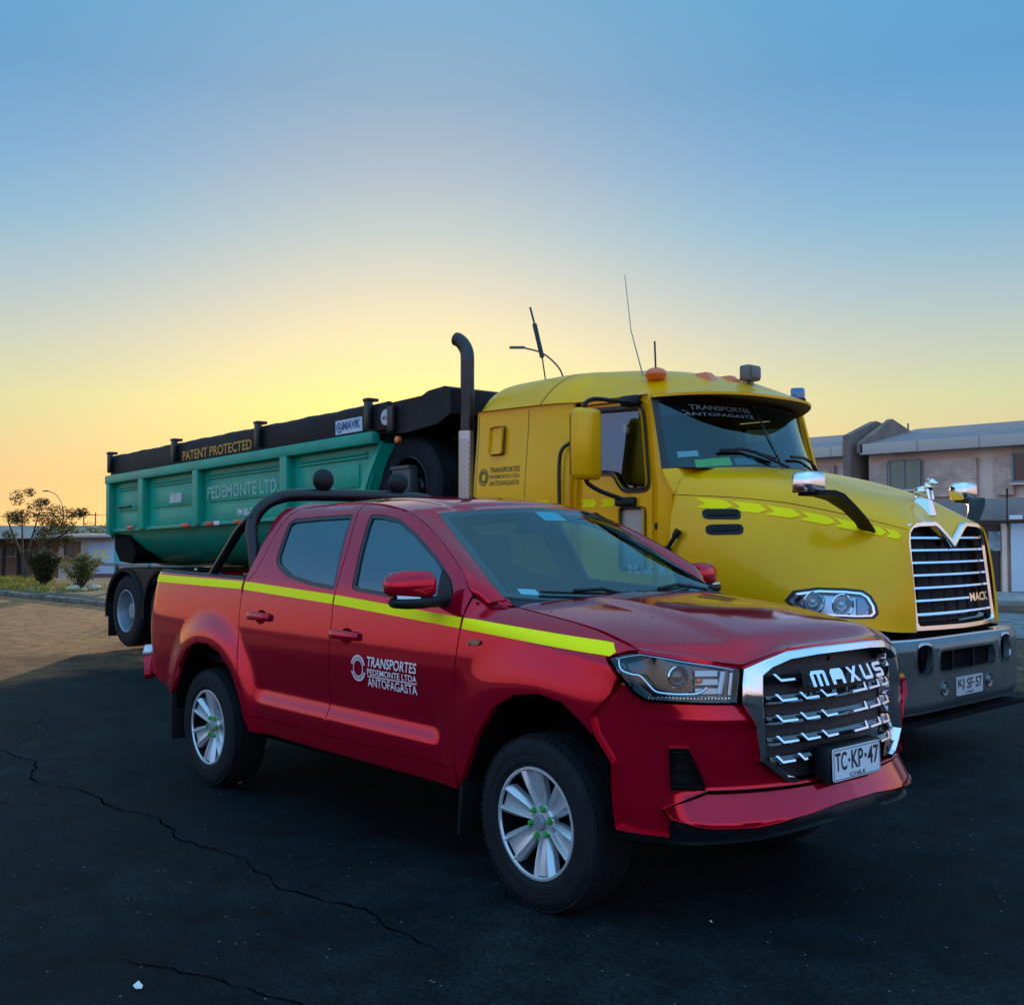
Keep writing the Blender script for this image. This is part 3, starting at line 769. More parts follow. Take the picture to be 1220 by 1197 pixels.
# raised letters M A X U S
mb = MB()
uu = [.270, -.325]
q = PG(np.linspace(.275, -.34, 14), np.full(14, 1.066), -1, -.02); q2 = PG(np.linspace(.275, -.34, 14), np.full(14, .992), -1, -.02)
mb.loft([[tuple(p) for p in q], [tuple(p) for p in q2]]); mb.build('letter_plate', BLACKP, GR)
LT = {'M': ([[(0, 0), (0, .82), (.12, 1), (.9, 1), (1, .88), (1, 0), (.80, 0), (.80, .78), (.60, .78), (.60, 0), (.40, 0), (.40, .78), (.20, .78), (.20, 0)]], 1.05),
      'A': ([[(0, 0), (0, .8), (.14, 1), (.86, 1), (1, .85), (1, 0), (.76, 0), (.76, .30), (.24, .30), (.24, 0)]], .95),
      'X': ([[(0, 0), (.36, .5), (0, 1), (.28, 1), (.5, .68), (.72, 1), (1, 1), (.64, .5), (1, 0), (.72, 0), (.5, .32), (.28, 0)]], .95),
      'U': ([[(0, 1), (0, .18), (.15, 0), (.86, 0), (1, .15), (1, 1), (.77, 1), (.77, .22), (.23, .22), (.23, 1)]], .95),
      'S': ([[(0, 0), (0, .22), (.76, .22), (.76, .39), (.14, .39), (0, .52), (0, .86), (.14, 1), (1, 1), (1, .78), (.24, .78), (.24, .61), (.86, .61), (1, .48), (1, .14), (.86, 0)]], .92)}
u0 = .248; wl = .092; gap = .030; mb = MB()
for ch in 'MAXUS':
    polys, k = LT[ch]
    for P_ in polys:
        Q = [(u0-wl*k*a, .998+.060*b) for a, b in P_]
        mb.prism(Q, lambda u, z: PG(np.array([u]), np.array([z]), -1, -.02)[0], lambda u, z: PG(np.array([u]), np.array([z]), -1, .004-.30*(z-1.03))[0])
    u0 -= wl*k+gap
mb.build('badge_lettering', SATIN, GR, sharp=15)

# ---- front plate
def plate_fn(o, yw, tilt=0.):
    c, s_ = math.cos(yw), math.sin(yw)
    def fn(a, b):  # a to the reader's right, b up
        a = np.asarray(a, float); b = np.asarray(b, float)
        return np.stack([o[0]-s_*a+math.sin(tilt)*b*-1, o[1]+c*a, o[2]+b*math.cos(tilt)], -1)
    return fn
pf = plate_fn((1.0, 0.005, .674), 0, .03)
NP = panel('number_plate', rounded([(-.18, -.066), (.18, -.066), (.18, .066), (-.18, .066)], .012), pf, PLATEW, pk, step=.06, flange=.004)
mb = MB().box((.955, .005, .672), (.07, .40, .15), bev=.01); mb.build('plate_holder', BLACKP, NP)
mb = MB()
t1 = lambda mb, tx, c, w, h, b, fn, lf=.002: text_on(mb, tx, fn, c, w, h, b, 1, 1, lf)
t1(mb, 'TC', (-.122, .012), .085, .075, .012, pf); t1(mb, 'KP', (-.0, .012), .088, .075, .012, pf); t1(mb, '47', (.122, .012), .085, .075, .012, pf)
t1(mb, 'CHILE', (0, -.048), .12, .016, .004, pf)
mb.add([tuple(q) for q in pf(np.array([-.069, -.055, -.055, -.069]), np.array([.018, .018, .006, .006]))+np.array([.002, 0, 0])], [(0, 3, 2, 1)])
mb.add([tuple(q) for q in pf(np.array([.056, .070, .070, .056]), np.array([.024, .024, .008, .008]))+np.array([.002, 0, 0])], [(0, 3, 2, 1)])
L = inset([(-.18, -.066), (.18, -.066), (.18, .066), (-.18, .066)], .005); L2 = inset(L, .0025)
mb.build('plate_lettering', INK, NP, recalc=False)
mb = MB(); mb.loft([[tuple(q+np.array([.0018, 0, 0])) for q in pf(np.array([p[0] for p in K_]), np.array([p[1] for p in K_]))] for K_ in (L, L2)], closed=True); mb.build('plate_border', INK, NP, recalc=False)

# ---- reflective stripe, following the belt line; cut at the panel gaps
def stripe_z(x): return np.interp(x, [-4.1, -2.7, -1.6, -.5, .47], [1.345, 1.337, 1.295, 1.236, 1.178])
for x0, x1, dd in ((-4.085, -2.712, bedo), (-2.678, -1.630, rdo), (-1.612, -.497, fdo), (-.479, .455, None)):
    for k, s in enumerate((-1, 1)):
        xs = np.linspace(x0, x1, 14); top = [(x, float(stripe_z(x))-.003) for x in xs]; bot = [(x, float(stripe_z(x))-.053) for x in xs]
        if dd is None: top[-1] = (x1-.03, top[-1][1]); top.append((x1, top[-1][1]-.032)); bot[-1] = (x1-.02, bot[-1][1])
        panel('reflective_stripe', top+bot[::-1], side(s, .0035), HIVIS, dd[k] if dd else pk, step=.016, flange=.003, flip=(s > 0))
# ---- door lettering: ring emblem and three lines
for k, s in enumerate((-1, 1)):
    mb = MB(); fn = side(s, 0.)
    su = 1 if s < 0 else -1
    X0 = -.80 if s < 0 else -1.24
    def tl(tx, c, w, h, b, sh=0.): text_on(mb, tx, fn, c, w, h, b, su, 1, .0035, shear=sh)
    cx = -1.022
    tl('TRANSPORTES', (cx, .967), .43, .052, .012, .15); tl('PEDEMONTE LTDA', (cx, .915), .43, .032, .008); tl('ANTOFAGASTA', (cx, .862), .43, .046, .006)
    bar = [(-1.237, .894), (-.807, .894), (-.807, .889), (-1.237, .889)]
    q = PB(u_x(np.array([p[0] for p in bar])), np.array([p[1] for p in bar]), s, .0035); mb.add([tuple(p) for p in q], [(0, 1, 2, 3)])
    ex, ez = (-1.322 if s < 0 else -.72), .925
    for a0, a1, r0, r1 in ((.3, 2.84, .060, .068), (3.44, 5.98, .060, .068), (0, 6.283, .041, .046)):
        n = 28; aa = np.linspace(a0, a1, n)
        rows = [[tuple(p) for p in PB(u_x(ex+r*np.cos(aa)), ez+r*np.sin(aa), s, .0035)] for r in (r0, r1)]
        mb.loft(rows)
    for a in np.linspace(.45, 2.7, 11):
        for d0 in (0, math.pi):
            aa = np.array([a+d0-.06, a+d0+.06]); rows = [[tuple(p) for p in PB(u_x(ex+r*np.cos(aa)), ez+r*np.sin(aa), s, .0035)] for r in (.049, .057)]; mb.loft(rows)
    mb.build('door_lettering', WHITE, fdo[k], recalc=False)

# ---- door handles
def handle(s, x0, x1, z0, par):
    mb = MB(); xs = np.linspace(x0, x1, 15)
    rows = []
    for a in np.linspace(0, 2*math.pi, 15)[:-1]:
        k = np.linspace(-1, 1, 15); thick = .017+.007*(1-np.abs(k)**4)
        rows.append([tuple(p) for p in PB(u_x(xs), z0+.004+thick*1.05*math.copysign(abs(math.sin(a))**.7, math.sin(a))-.004*k*k, s, .030-.024*np.abs(k)**5+.012*math.copysign(abs(math.cos(a))**.7, math.cos(a)))])
    mb.loft(rows+[rows[0]]); mb.build('handle', RED, par, sharp=50)
    H_ = np.array(hole_el(x0, x1, z0)); cx, cz = H_.mean(0); mb = MB(); rows = []
    for k, lf in ((1.0, -.001), (.97, -.012), (.85, -.026), (.6, -.036), (.3, -.040), (.02, -.041)):
        q = PB(u_x(cx+(H_[:, 0]-cx)*k), cz+(H_[:, 1]-cz)*k, s, lf); rows.append([tuple(p) for p in q])
    mb.loft(rows, closed=True); mb.build('handle_recess', RED, par, sharp=60)
for k, s in enumerate((-1, 1)):
    handle(s, *HF, fdo[k]); handle(s, *HR, rdo[k])
    # side repeater
    panel('side_repeater', rounded([(-.425, 1.108), (-.335, 1.118), (-.33, 1.138), (-.41, 1.142)], .012, 2), side(s, .010), mat('dark_red_lens', (.10, .002, .006), .2, 0, 1), pk, step=.012, flange=.012, flip=(s > 0))

# ---- door mirrors
for k, s in enumerate((-1, 1)):
    mb = MB(); rows = []
    yb, yo = s*.985, s*1.19
    sec = [(.975, .80, .78), (1.0, 1.0, 1.0), (1.06, 1.04, 1.03), (1.12, 1.02, 1.0), (1.165, .92, .86), (1.19, .72, .60), (1.198, .40, .30)]
    for yy, kx, kz in sec:
        cx_ = -.665+.035*(yy-1.0)/.2*-1; cz_ = 1.372
        rows.append([(cx_+.062*kx*math.copysign(abs(math.cos(a))**.6, math.cos(a)), s*yy, cz_+(.078 if math.sin(a) > 0 else .052)*kz*math.copysign(abs(math.sin(a))**.7, math.sin(a))) for a in np.linspace(0, 2*math.pi, 25)[:-1]])
    mb.loft(rows, closed=True); n0 = len(mb.v); m_ = len(rows[0])
    mb.f += [tuple(range(m_)), tuple(range(n0-m_, n0))[::-1]]; mb.mi += [0, 0]
    MR = mb.build('door_mirror', RED, pk, sharp=60)
    mb = MB(); rows = []
    for yy, kx, kz in ((.90, .9, .8), (.96, 1.0, .9), (1.04, 1.05, 1.0), (1.12, 1.03, 1.0), (1.165, .92, .85), (1.185, .6, .45)):
        rows.append([(-.668+.066*kx*math.copysign(abs(math.cos(a))**.6, math.cos(a)), s*yy, 1.303+(.026 if math.sin(a) > 0 else .032)*kz*math.copysign(abs(math.sin(a))**.6, math.sin(a))) for a in np.linspace(0, 2*math.pi, 21)[:-1]])
    mb.loft(rows, closed=True); m_ = 20; n0 = len(mb.v); mb.f += [tuple(range(m_)), tuple(range(n0-m_, n0))[::-1]]; mb.mi += [0, 0]
    mb.build('mirror_base', BLACKP, MR, sharp=50)
    mb = MB(); ys = np.linspace(1.185, 1.075, 8)
    xs_ = -.603-.045*((ys-1.06)/.14)**3
    mb.loft([[(float(a), s*float(b), 1.338-.010*i/7) for i, (a, b) in enumerate(zip(xs_, ys))], [(float(a)+.004, s*float(b), 1.322+.0*i/7) for i, (a, b) in enumerate(zip(xs_, ys))]])
    mb.build('mirror_indicator', WHITEL, MR)
    mb = MB(); rows = [(-.728, s*1.0, 1.335), (-.728, s*1.17, 1.335), (-.728, s*1.17, 1.435), (-.728, s*1.0, 1.435)]; mb.add(rows, [(0, 1, 2, 3)]); mb.build('mirror_glass', CHROME, MR)

# ---- roll bar with two work lights
RB = MB()
hoop = cr([(-2.70, -.80, 1.30), (-2.74, -.80, 1.50), (-2.80, -.785, 1.68), (-2.79, -.72, 1.80), (-2.78, -.60, 1.862), (-2.77, -.44, 1.882), (-2.77, 0, 1.887), (-2.77, .44, 1.882), (-2.78, .60, 1.862), (-2.79, .72, 1.80), (-2.80, .785, 1.68), (-2.74, .80, 1.50), (-2.70, .80, 1.30)], 8)
RB.tube([tuple(p) for p in hoop], .041, 16)
rb = RB.build('roll_bar', BLACKM, pk, sharp=60)
for s in (-1, 1):
    mb = MB(); c = cr([(-3.34, s*.80, 1.34), (-3.15, s*.80, 1.49), (-2.95, s*.80, 1.645), (-2.84, s*.795, 1.71), (-2.79, s*.78, 1.735)], 8)
    mb.tube([tuple(p) for p in c], .030, 12); mb.box((-3.36, s*.80, 1.355), (.16, .10, .02), bev=.006); mb.box((-2.72, s*.80, 1.37), (.14, .11, .02), bev=.006)
    mb.build('brace', BLACKM, rb, sharp=60)
    y_ = -.285 if s < 0 else .32
    WL = MB().lathe([(.0001, -.045), (.030, -.043), (.062, -.03), (.074, -.008), (.076, .012), (.070, .022), (.062, .018), (.0001, .014)], (-2.765, y_, 1.985), (-1, 0, .0), 26)
    WL.tube([(-2.77, y_, 1.90), (-2.775, y_, 1.95)], .014, 8).box((-2.77, y_, 1.932), (.05, .06, .02), bev=.004)
    WL.build('work_light', BLACKP, rb, sharp=40)
MB().box((-2.72, 0, 1.40), (.04, 1.5, .05), bev=.01).build('crossbar', RED, rb)

# ---- wheel wells, mud flaps, chassis and cabin
def well(arch, cx, nm):
    for s in (-1, 1):
        mb = MB(); A = resample(arch, .05, False); x = np.array([p[0] for p in A]); z = np.array([p[1] for p in A])
        o = side(s, -.034)(x, z); 
        rows = [[tuple(p) for p in o], [(p[0], s*.52, p[2]) for p in o]]
        mb.loft(rows); n_ = len(o); mb.add([(p[0], s*.52, p[2]) for p in o], [tuple(range(n_))]); mb.build(nm, DARK, pk, sharp=60)
well(ARCHF, 0, 'wheel_liner'); well(ARCHR, -3.155, 'wheel_liner')
for s in (-1, 1):
    MB().box((-.475, s*.83, .40), (.022, .22, .34), rot=(0, R_(6), 0), bev=.006).build('mud_flap', BLACKP, pk)
    MB().box((-3.60, s*.85, .45), (.022, .22, .42), rot=(0, R_(-2), 0), bev=.006).build('mud_flap', BLACKP, pk)
mb = MB().box((-1.55, 0, .50), (2.2, 1.72, .06)).box((.2, 0, .60), (1.0, 1.0, .5)).box((-3.1, 0, .62), (1.9, 1.0, .25)).box((.70, 0, .75), (.25, 1.1, .6)).box((-1.85, .45, .33), (4.3, .09, .14)).box((-1.85, -.45, .33), (4.3, .09, .14)).box((-3.155, 0, .374), (.12, 1.4, .12)).box((0, 0, .37), (.12, 1.4, .10)).box((-.48, 0, .9), (.04, 1.7, .80)).box((.55, 0, .42), (.5, .9, .04))
mb.build('chassis', DARK, pk)
MB().box((-2.66, 0, 1.05), (.03, 1.72, .6)).box((-2.60, 0, 1.35), (.03, 1.6, .08)).build('cabin_back', DARK, pk)
panel('rear_window', [(-.98, 0), (.98, 0), (.98, 1), (-.98, 1)], lambda a, b: np.stack([-2.655+.02*b, a*(.85-.22*b), 1.38+.40*b], -1), SIDEGLASS, pk, step=.1, flange=0)
# dashboard, steering wheel, seats
mb = MB(); ys = np.linspace(-.80, .80, 15)
rows = [[(-.45+.12*(1-(y/.8)**2)*.5, y, 1.262) for y in ys], [(-.62, y, 1.275+.02*math.cos(y*4)) for y in ys], [(-.82, y, 1.26+.03*math.cos(y*5)) for y in ys], [(-.95, y, 1.16) for y in ys], [(-.92, y, .75) for y in ys]]
mb.loft(rows); mb.build('dashboard', DASH, pk)
mb = MB().lathe([(.185+.014*math.cos(a), .014*math.sin(a)) for a in np.linspace(0, 2*math.pi, 9)[:-1]], (-1.05, .38, 1.12), (-.85, 0, .52), 30, closed=True)
mb.tube([(-1.05, .38, 1.12), (-.85, .38, 1.0)], .03, 8).box((-1.05, .38, 1.12), (.05, .30, .05), rot=(0, R_(-30), 0), bev=.01)
mb.build('steering_wheel', BLACKP, pk)
for xs_, ys_ in ((-1.45, (-.38, .38)), (-2.30, (-.40, .40))):
    for y_ in ys_:
        S_ = MB().box((xs_, y_, .80), (.50, .52, .18), bev=.06).box((xs_-.28, y_, 1.12), (.16, .50, .62), rot=(0, R_(-14), 0), bev=.07)
        S_ = S_.build('seat', SEAT, pk, sharp=60)
        hd = MB().box((xs_-.36, y_, 1.52), (.10, .27, .19), rot=(0, R_(-10), 0), bev=.045); hd.tube([(xs_-.345, y_-.07, 1.40), (xs_-.355, y_-.07, 1.5)], .008, 6).tube([(xs_-.345, y_+.07, 1.40), (xs_-.355, y_+.07, 1.5)], .008, 6); hd.build('headrest', SEAT, S_, sharp=60)
MB().box((-1.01, 0, 1.655), (.02, .24, .065), rot=(0, R_(12), 0), bev=.015).tube([(-1.0, 0, 1.66), (-.985, 0, 1.73)], .012, 8).build('rear_view_mirror', BLACKP, pk)

# ---- wheels
def pickup_wheel():
    hub = MB().lathe([(.02, -.10), (.215, -.10), (.225, -.16), (.224, .02), (.20, .03)], (0, 0, 0), (0, -1, 0), 40)
    hub.lathe([(.001, .0), (.15, .0), (.15, .02), (.001, .02)], (0, 0, 0), (0, -1, 0), 30)
    W_ = hub.build('wheel', DARK, pk)
    t = []
    R0 = .374
    prof = [(.238, -.105), (.246, -.122), (.285, -.130), (.325, -.128), (.350, -.120), (.366, -.104), (.372, -.085), (.374, -.06), (.374, .06), (.372, .085), (.366, .104), (.350, .120), (.340, .1225), (.336, .1265), (.325, .128), (.300, .1305), (.297, .1275), (.285, .130), (.262, .128), (.258, .124), (.248, .123), (.241, .114), (.239, .095)]
    ty = MB().lathe(prof, (0, 0, 0), (0, -1, 0), 72)
    # tread blocks
    for k in range(72):
        a = 2*math.pi*k/72
        for off, w_, da in ((-.088, .042, 0), (-.035, .034, .4), (.012, .034, 0), (.055, .03, .4), (.094, .036, .2)):
            a2 = a+da*2*math.pi/72
            c = (.3735*math.cos(a2), -off, .3735*math.sin(a2)) if abs(off) < .08 else (.3655*math.cos(a2), -off, .3655*math.sin(a2))
            ty.box(c, (.008, w_, .021), rot=Matrix.Rotation(-a2, 3, 'Y'))
    ty.build('tyre', RUBBER, W_, sharp=40)
    MB().lathe([(.229, .112), (.222, .09), (.214, .03), (.212, -.08)], (0, 0, 0), (0, -1, 0), 64).build('rim_barrel', DARK, W_)
    rm = MB().lathe([(.234, .095), (.243, .112), (.240, .120), (.230, .121), (.225, .112)], (0, 0, 0), (0, -1, 0), 64)
    rm.lathe([(.0001, .082), (.030, .082), (.066, .078), (.074, .07), (.074, .04)], (0, 0, 0), (0, -1, 0), 40)
    rm.build('rim', ALLOY, W_, sharp=30)
    sp = MB()
    for k in range(6):
        a = 2*math.pi*(k+.25)/6; rad = Vector((math.cos(a), 0, math.sin(a))); tan = Vector((-math.sin(a), 0, math.cos(a))); out = Vector((0, -1, 0))
        rows = []
        for r, wd, h in ((.050, .022, .076), (.085, .037, .080), (.12, .048, .090), (.16, .058, .101), (.20, .067, .109), (.230, .074, .114)):
            pr = [(-wd, h-.045), (-wd, h-.016), (-wd*.86, h-.004), (-wd*.66, h+.006), (-wd*.58, h+.005), (-wd*.44, h-.013), (-wd*.12, h-.016), (wd*.12, h-.016), (wd*.44, h-.013), (wd*.58, h+.005), (wd*.66, h+.006), (wd*.86, h-.004), (wd, h-.016), (wd, h-.045)]
            rows.append([tuple(rad*r+tan*p[0]+out*p[1]) for p in pr])
        sp.loft(rows)
    sp.build('spokes', ALLOY, W_, sharp=20)
    MB().lathe([(.034, .075), (.034, .094), (.030, .099), (.0001, .100)], (0, 0, 0), (0, -1, 0), 26).build('centre_cap', mat('cap_grey', (.25, .29, .31), .4, .3), W_, sharp=40)
    for k in range(6):
        a = 2*math.pi*(k+.75)/6
        c = (.060*math.cos(a), 0, .060*math.sin(a))
        l = MB().lathe([(.0115, .074), (.011, .094), (.008, .099), (.0001, .100)], c, (0, -1, 0), 8)
        l.prism([(.010, -.007), (.026, 0), (.010, .007)], lambda p, q, a=a: (c[0]+p*math.cos(a+1.2)-q*math.sin(a+1.2), -.088, c[2]+p*math.sin(a+1.2)+q*math.cos(a+1.2)), lambda p, q, a=a: (c[0]+p*math.cos(a+1.2)-q*math.sin(a+1.2), -.094, c[2]+p*math.sin(a+1.2)+q*math.cos(a+1.2)))
        l.build('lug_nut', LIMEG, W_, sharp=40)
    return W_
w0 = pickup_wheel()
for i, (x, s) in enumerate(((0, -1), (-3.155, -1), (0, 1), (-3.155, 1))):
    W_ = w0 if i == 0 else copy_tree(w0, pk)
    W_.location = (x, s*.79, .374)
    W_.rotation_euler = (0, R_((-26, -12, 40, 10)[i]), 0) if s < 0 else (0, R_(30), R_(180))
# ================================================================== YELLOW TRACTOR UNIT (own frame: x forward from the bumper face, right side at -y)
HG = np.array([  # rows from the lower edge to the centre line, columns front -> cowl
 [(-.03, .63, .95), (-.12, .82, .96), (-.34, 1.02, 1.0), (-.72, 1.14, 1.02), (-1.2, 1.17, 1.04), (-1.76, 1.17, 1.06)],
 [(-.04, .625, 1.16), (-.13, .80, 1.17), (-.36, .99, 1.2), (-.74, 1.12, 1.25), (-1.2, 1.165, 1.3), (-1.76, 1.165, 1.36)],
 [(-.06, .62, 1.38), (-.17, .755, 1.42), (-.40, .915, 1.47), (-.8, 1.05, 1.55), (-1.2, 1.12, 1.62), (-1.76, 1.145, 1.68)],
 [(-.09, .605, 1.58), (-.24, .69, 1.63), (-.49, .80, 1.70), (-.85, .93, 1.79), (-1.25, 1.03, 1.87), (-1.76, 1.09, 1.94)],
 [(-.10, .53, 1.685), (-.32, .585, 1.775), (-.57, .665, 1.88), (-.92, .77, 1.98), (-1.28, .86, 2.055), (-1.72, .94, 2.11)],
 [(-.10, .31, 1.700), (-.33, .335, 1.845), (-.62, .38, 1.955), (-.95, .43, 2.05), (-1.28, .47, 2.12), (-1.60, .52, 2.165)],
 [(-.085, 0, 1.575), (-.31, 0, 1.845), (-.64, 0, 1.965), (-.95, 0, 2.06), (-1.28, 0, 2.13), (-1.52, 0, 2.17)]])
def crv(P, t):
    """Catmull-Rom through P[:, ...] at t (vector)"""
    n = P.shape[0]; t = np.clip(t, -.02, n-1+.02); i = np.clip(np.floor(t).astype(int), 0, n-2); f = (t-i)[:, None]
    g = lambda k: np.where((k < 0)[:, None], 2*P[0]-P[1], np.where((k >= n)[:, None], 2*P[-1]-P[-2], P[np.clip(k, 0, n-1)]))
    a, b, c, d = g(i-1), g(i), g(i+1), g(i+2)
    return .5*((2*b)+(c-a)*f+(2*a-5*b+4*c-d)*f*f+(3*b-a-3*c+d)*f**3)
def bonT(s=-1, lift=0.):
    def fn(v, k):
        v = np.atleast_1d(np.asarray(v, float)); k = np.atleast_1d(np.asarray(k, float))
        rows = np.stack([crv(HG[r], v) for r in range(HG.shape[0])], 0)   # (7,n,3)
        n = HG.shape[0]; kk = np.clip(k, -.02, n-1+.02); i = np.clip(np.floor(kk).astype(int), 0, n-2); f = (kk-i)[:, None]
        ix = np.arange(len(v))
        mirror = rows[-2]*np.array([1, -1, 1])
        g = lambda q: np.where((q < 0)[:, None], 2*rows[0]-rows[1], np.where((q >= n)[:, None], mirror, rows[np.clip(q, 0, n-1), ix]))
        a, b, c, d = g(i-1), g(i), g(i+1), g(i+2)
        P = .5*((2*b)+(c-a)*f+(2*a-5*b+4*c-d)*f*f+(3*b-a-3*c+d)*f**3)
        P = P*np.array([1, s, 1])
        return P
    if lift == 0: return fn
    def fl(v, k):
        v = np.atleast_1d(np.asarray(v, float)); k = np.atleast_1d(np.asarray(k, float))
        n = fdn(fn, np.stack([v, k], 1), 4e-3); p = fn(v, k)
        dd = ((p-np.array([-1.3, 0, 1.2]))*n).sum(1)
        return p+np.where(dd[:, None] < 0, -n, n)*lift
    return fl
OUTC[0] = np.array([-2.0, 0, 1.6])
DOORG = glass('truck_door_glass', (.035, .05, .06), .13)
TK = thing('semi_truck', 'yellow sleeper cab tractor unit with chrome grille and steel bumper behind the red pickup', 'truck', (-.274, 3.52, 0), (0, 0, R_(1.0)))
def wall(pts, lift=0., tuck=.0):
    c = cr(pts, 10)
    def f(s):
        def fn(x, z):
            x = np.asarray(x, float); z = np.asarray(z, float)
            y = np.interp(-x, -c[:, 0], c[:, 1])-.055*smooth(1.9, 2.75, z)*1.0-tuck+lift
            return np.stack([x, s*y, z+0*x], -1)
        return fn
    return f
# ---- bonnet with headlights, vents, chevrons
HLT = [(2.98, .62), (2.85, .90), (2.46, 1.08), (2.0, 1.16), (1.66, 1.17), (1.50, 1.06), (1.38, .80), (1.35, .56), (1.44, .42), (1.80, .33), (2.35, .26), (2.80, .36)]
for s in (-1, 1):
    bn = panel('bonnet', [(0, 0), (5, 0), (5, 6), (0, 6)], bonT(s), YEL, TK, step=.09, holes=[HLT], flange=.015, flip=(s < 0))
    mb = MB()                                                   # shoulder crease, its shade laid on as a thin dark strip
    v = np.linspace(.06, 4.98, 40); k = np.interp(v, [0, 1.85, 3, 4, 5], [3.53, 3.34, 3.26, 3.11, 2.95])
    a, b = bonT(s, .0012)(v, k), bonT(s, .0012)(v, k+.022)
    mb.loft([[tuple(q) for q in a], [tuple(q) for q in b]]); mb.build('bonnet_crease', DARK, bn)
    H = panel('headlight', inset(HLT, .0), bonT(s, -.07), mat('lamp_inner', (.40, .50, .56), .22, .95), TK, step=.1, flange=0, flip=(s < 0))
    mb = MB(); L_ = np.array(resample(HLT, .06)); rows = [[tuple(q) for q in bonT(s, lf)(L_[:, 0], L_[:, 1])] for lf in (.0, -.071)]
    mb.loft(rows, closed=True).build('lamp_housing', GLOSSK, H)
    panel('lamp_seal', inset(HLT, -.05), bonT(s, .004), TRIM, H, holes=[inset(HLT, .015)], step=.08, flange=.004, flip=(s < 0))
    panel('lamp_rim', inset(HLT, .02), bonT(s, .0), CHROME, H, holes=[inset(HLT, .075)], step=.08, flange=.02, flip=(s < 0))
    for vv, kk, r_ in ((2.62, .70, .075), (2.10, .74, .080)):
        c = bonT(s, -.055)(np.array([vv]), np.array([kk]))[0]; ax = np.array([.80, s*.60, .0])
        MB().lathe([(r_*.55, .0), (r_*.8, .02), (r_, .05), (r_*.93, .055), (r_*.7, .03), (r_*.5, .012)], c, ax, 24, closed=True).build('lamp_reflector', CHROME, H)
        MB().lathe([(r_*.5, .012), (r_*.42, .035), (r_*.2, .05), (.0001, .053)], c, ax, 20).build('lamp_bulb', mat('lamp_glass', (.35, .42, .46), .06, .2, 1, .02), H)
    panel('indicator', [(1.74, .45), (1.56, .50), (1.50, .75), (1.62, 1.02), (1.76, 1.05)], bonT(s, -.02), mat('lamp_smoke', (.14, .24, .30), .2, .3, 1), H, step=.08, flange=.02, flip=(s < 0))
    panel('headlight_lens', inset(HLT, .01), bonT(s, -.004), CLEAR, H, step=.1, flange=0, flip=(s < 0))
    for vt in ([(4.48, 2.31), (4.50, 2.61), (3.86, 2.77), (3.84, 2.45)], [(4.42, 1.90), (4.44, 2.17), (3.80, 2.335), (3.79, 2.05)]):
        vt = rounded(vt, .12, 3)
        V_ = panel('air_vent', vt, bonT(s, .005), BLACKP, bn, step=.06, flange=.012, flip=(s < 0))
        mb = MB()
        for q in (.3, .5, .7):
            a0 = np.array(vt).min(0); a1 = np.array(vt).max(0)
            kk = lambda v: np.interp(v, [a0[0], a1[0]], [a0[1]+.18+q*.28, a0[1]+q*.28+.0])
            vv = np.linspace(a0[0]+.08, a1[0]-.08, 10)
            mb.tube([tuple(p) for p in bonT(s, .010)(vv, kk(vv))], .007, 6)
        mb.build('vent_slat', BLACKM, V_)
    # chevrons along the shoulder
    top_k = lambda v: np.interp(v, [.3, 1.2, 2, 3, 3.9, 4.65], [3.26, 3.19, 3.12, 3.08, 2.99, 2.93])
    bot_k = lambda v: np.interp(v, [.3, 1.2, 2, 3, 3.9, 4.65], [2.90, 2.86, 2.82, 2.78, 2.68, 2.62])
    ve = [4.62, 4.02, 3.40, 2.78, 2.16, 1.54, .92, .34]
    for i in range(7):
        v0, v1 = ve[i], ve[i+1]+.02
        mid = lambda v: (top_k(v)+bot_k(v))/2
        P_ = [(v0, top_k(v0)), (v1+.11, top_k(v1)), (v1-.05, mid(v1)), (v1+.11, bot_k(v1)), (v0, bot_k(v0)), (v0-.16, mid(v0))]
        panel('reflective_chevron', [(float(a), float(b)) for a, b in P_], bonT(s, .004), CHEV, bn, step=.1, flange=0, flip=(s < 0))
    mb = MB(); text_on(mb, 'MACK', wall([(-1.70, 1.085), (-1.85, 1.115), (-2.1, 1.13), (-2.5, 1.14), (-2.9, 1.14)])(s), (-2.0, 1.345), .40, .075, .01, 1 if s < 0 else -1, 1, .006); mb.build('side_badge', WHITE, TK, recalc=False)
# ---- grille
def GF(lift=0.):
    return lambda y, z: np.stack([-.012-.085*(np.asarray(z)-.95)/.75-.05*(np.asarray(y)/.6)**2+lift, np.asarray(y)+0., np.asarray(z)+0.], -1)
go = [(0, 1.565), (.10, 1.635), (.19, 1.695), (.24, 1.715), (.46, 1.708), (.545, 1.695), (.592, 1.655), (.607, 1.58), (.618, 1.35), (.628, 1.1), (.630, .985), (.60, .952), (0, .945)]
gi = [(0, 1.525), (.12, 1.605), (.20, 1.655), (.24, 1.672), (.44, 1.666), (.505, 1.655), (.538, 1.625), (.552, 1.56), (.562, 1.35), (.570, 1.1), (.572, 1.02), (.555, 1.0), (0, .995)]
G = panel('grille', [(y, z) for y, z in gi]+[(-y, z) for y, z in gi[::-1]], GF(-.10), mat('grille_dark', (.006, .007, .008), .7, bump=(60, .6)), TK, step=.12, flange=0)
o2, i2 = polyres(go), polyres(gi)
for nm, rg in (('grille_surround', ((0, -.012), (0, .012), (.15, .026), (.75, .026), (.95, .008), (1, -.05))),):
    mb = MB()
    for sg in (-1, 1):
        rows = []
        for k, lf in rg:
            q = o2*(1-k)+i2*k; rows.append([tuple(p) for p in GF(lf)(sg*q[:, 0], q[:, 1])])
        mb.loft(rows)
    mb.build(nm, CHROME, G, sharp=30)
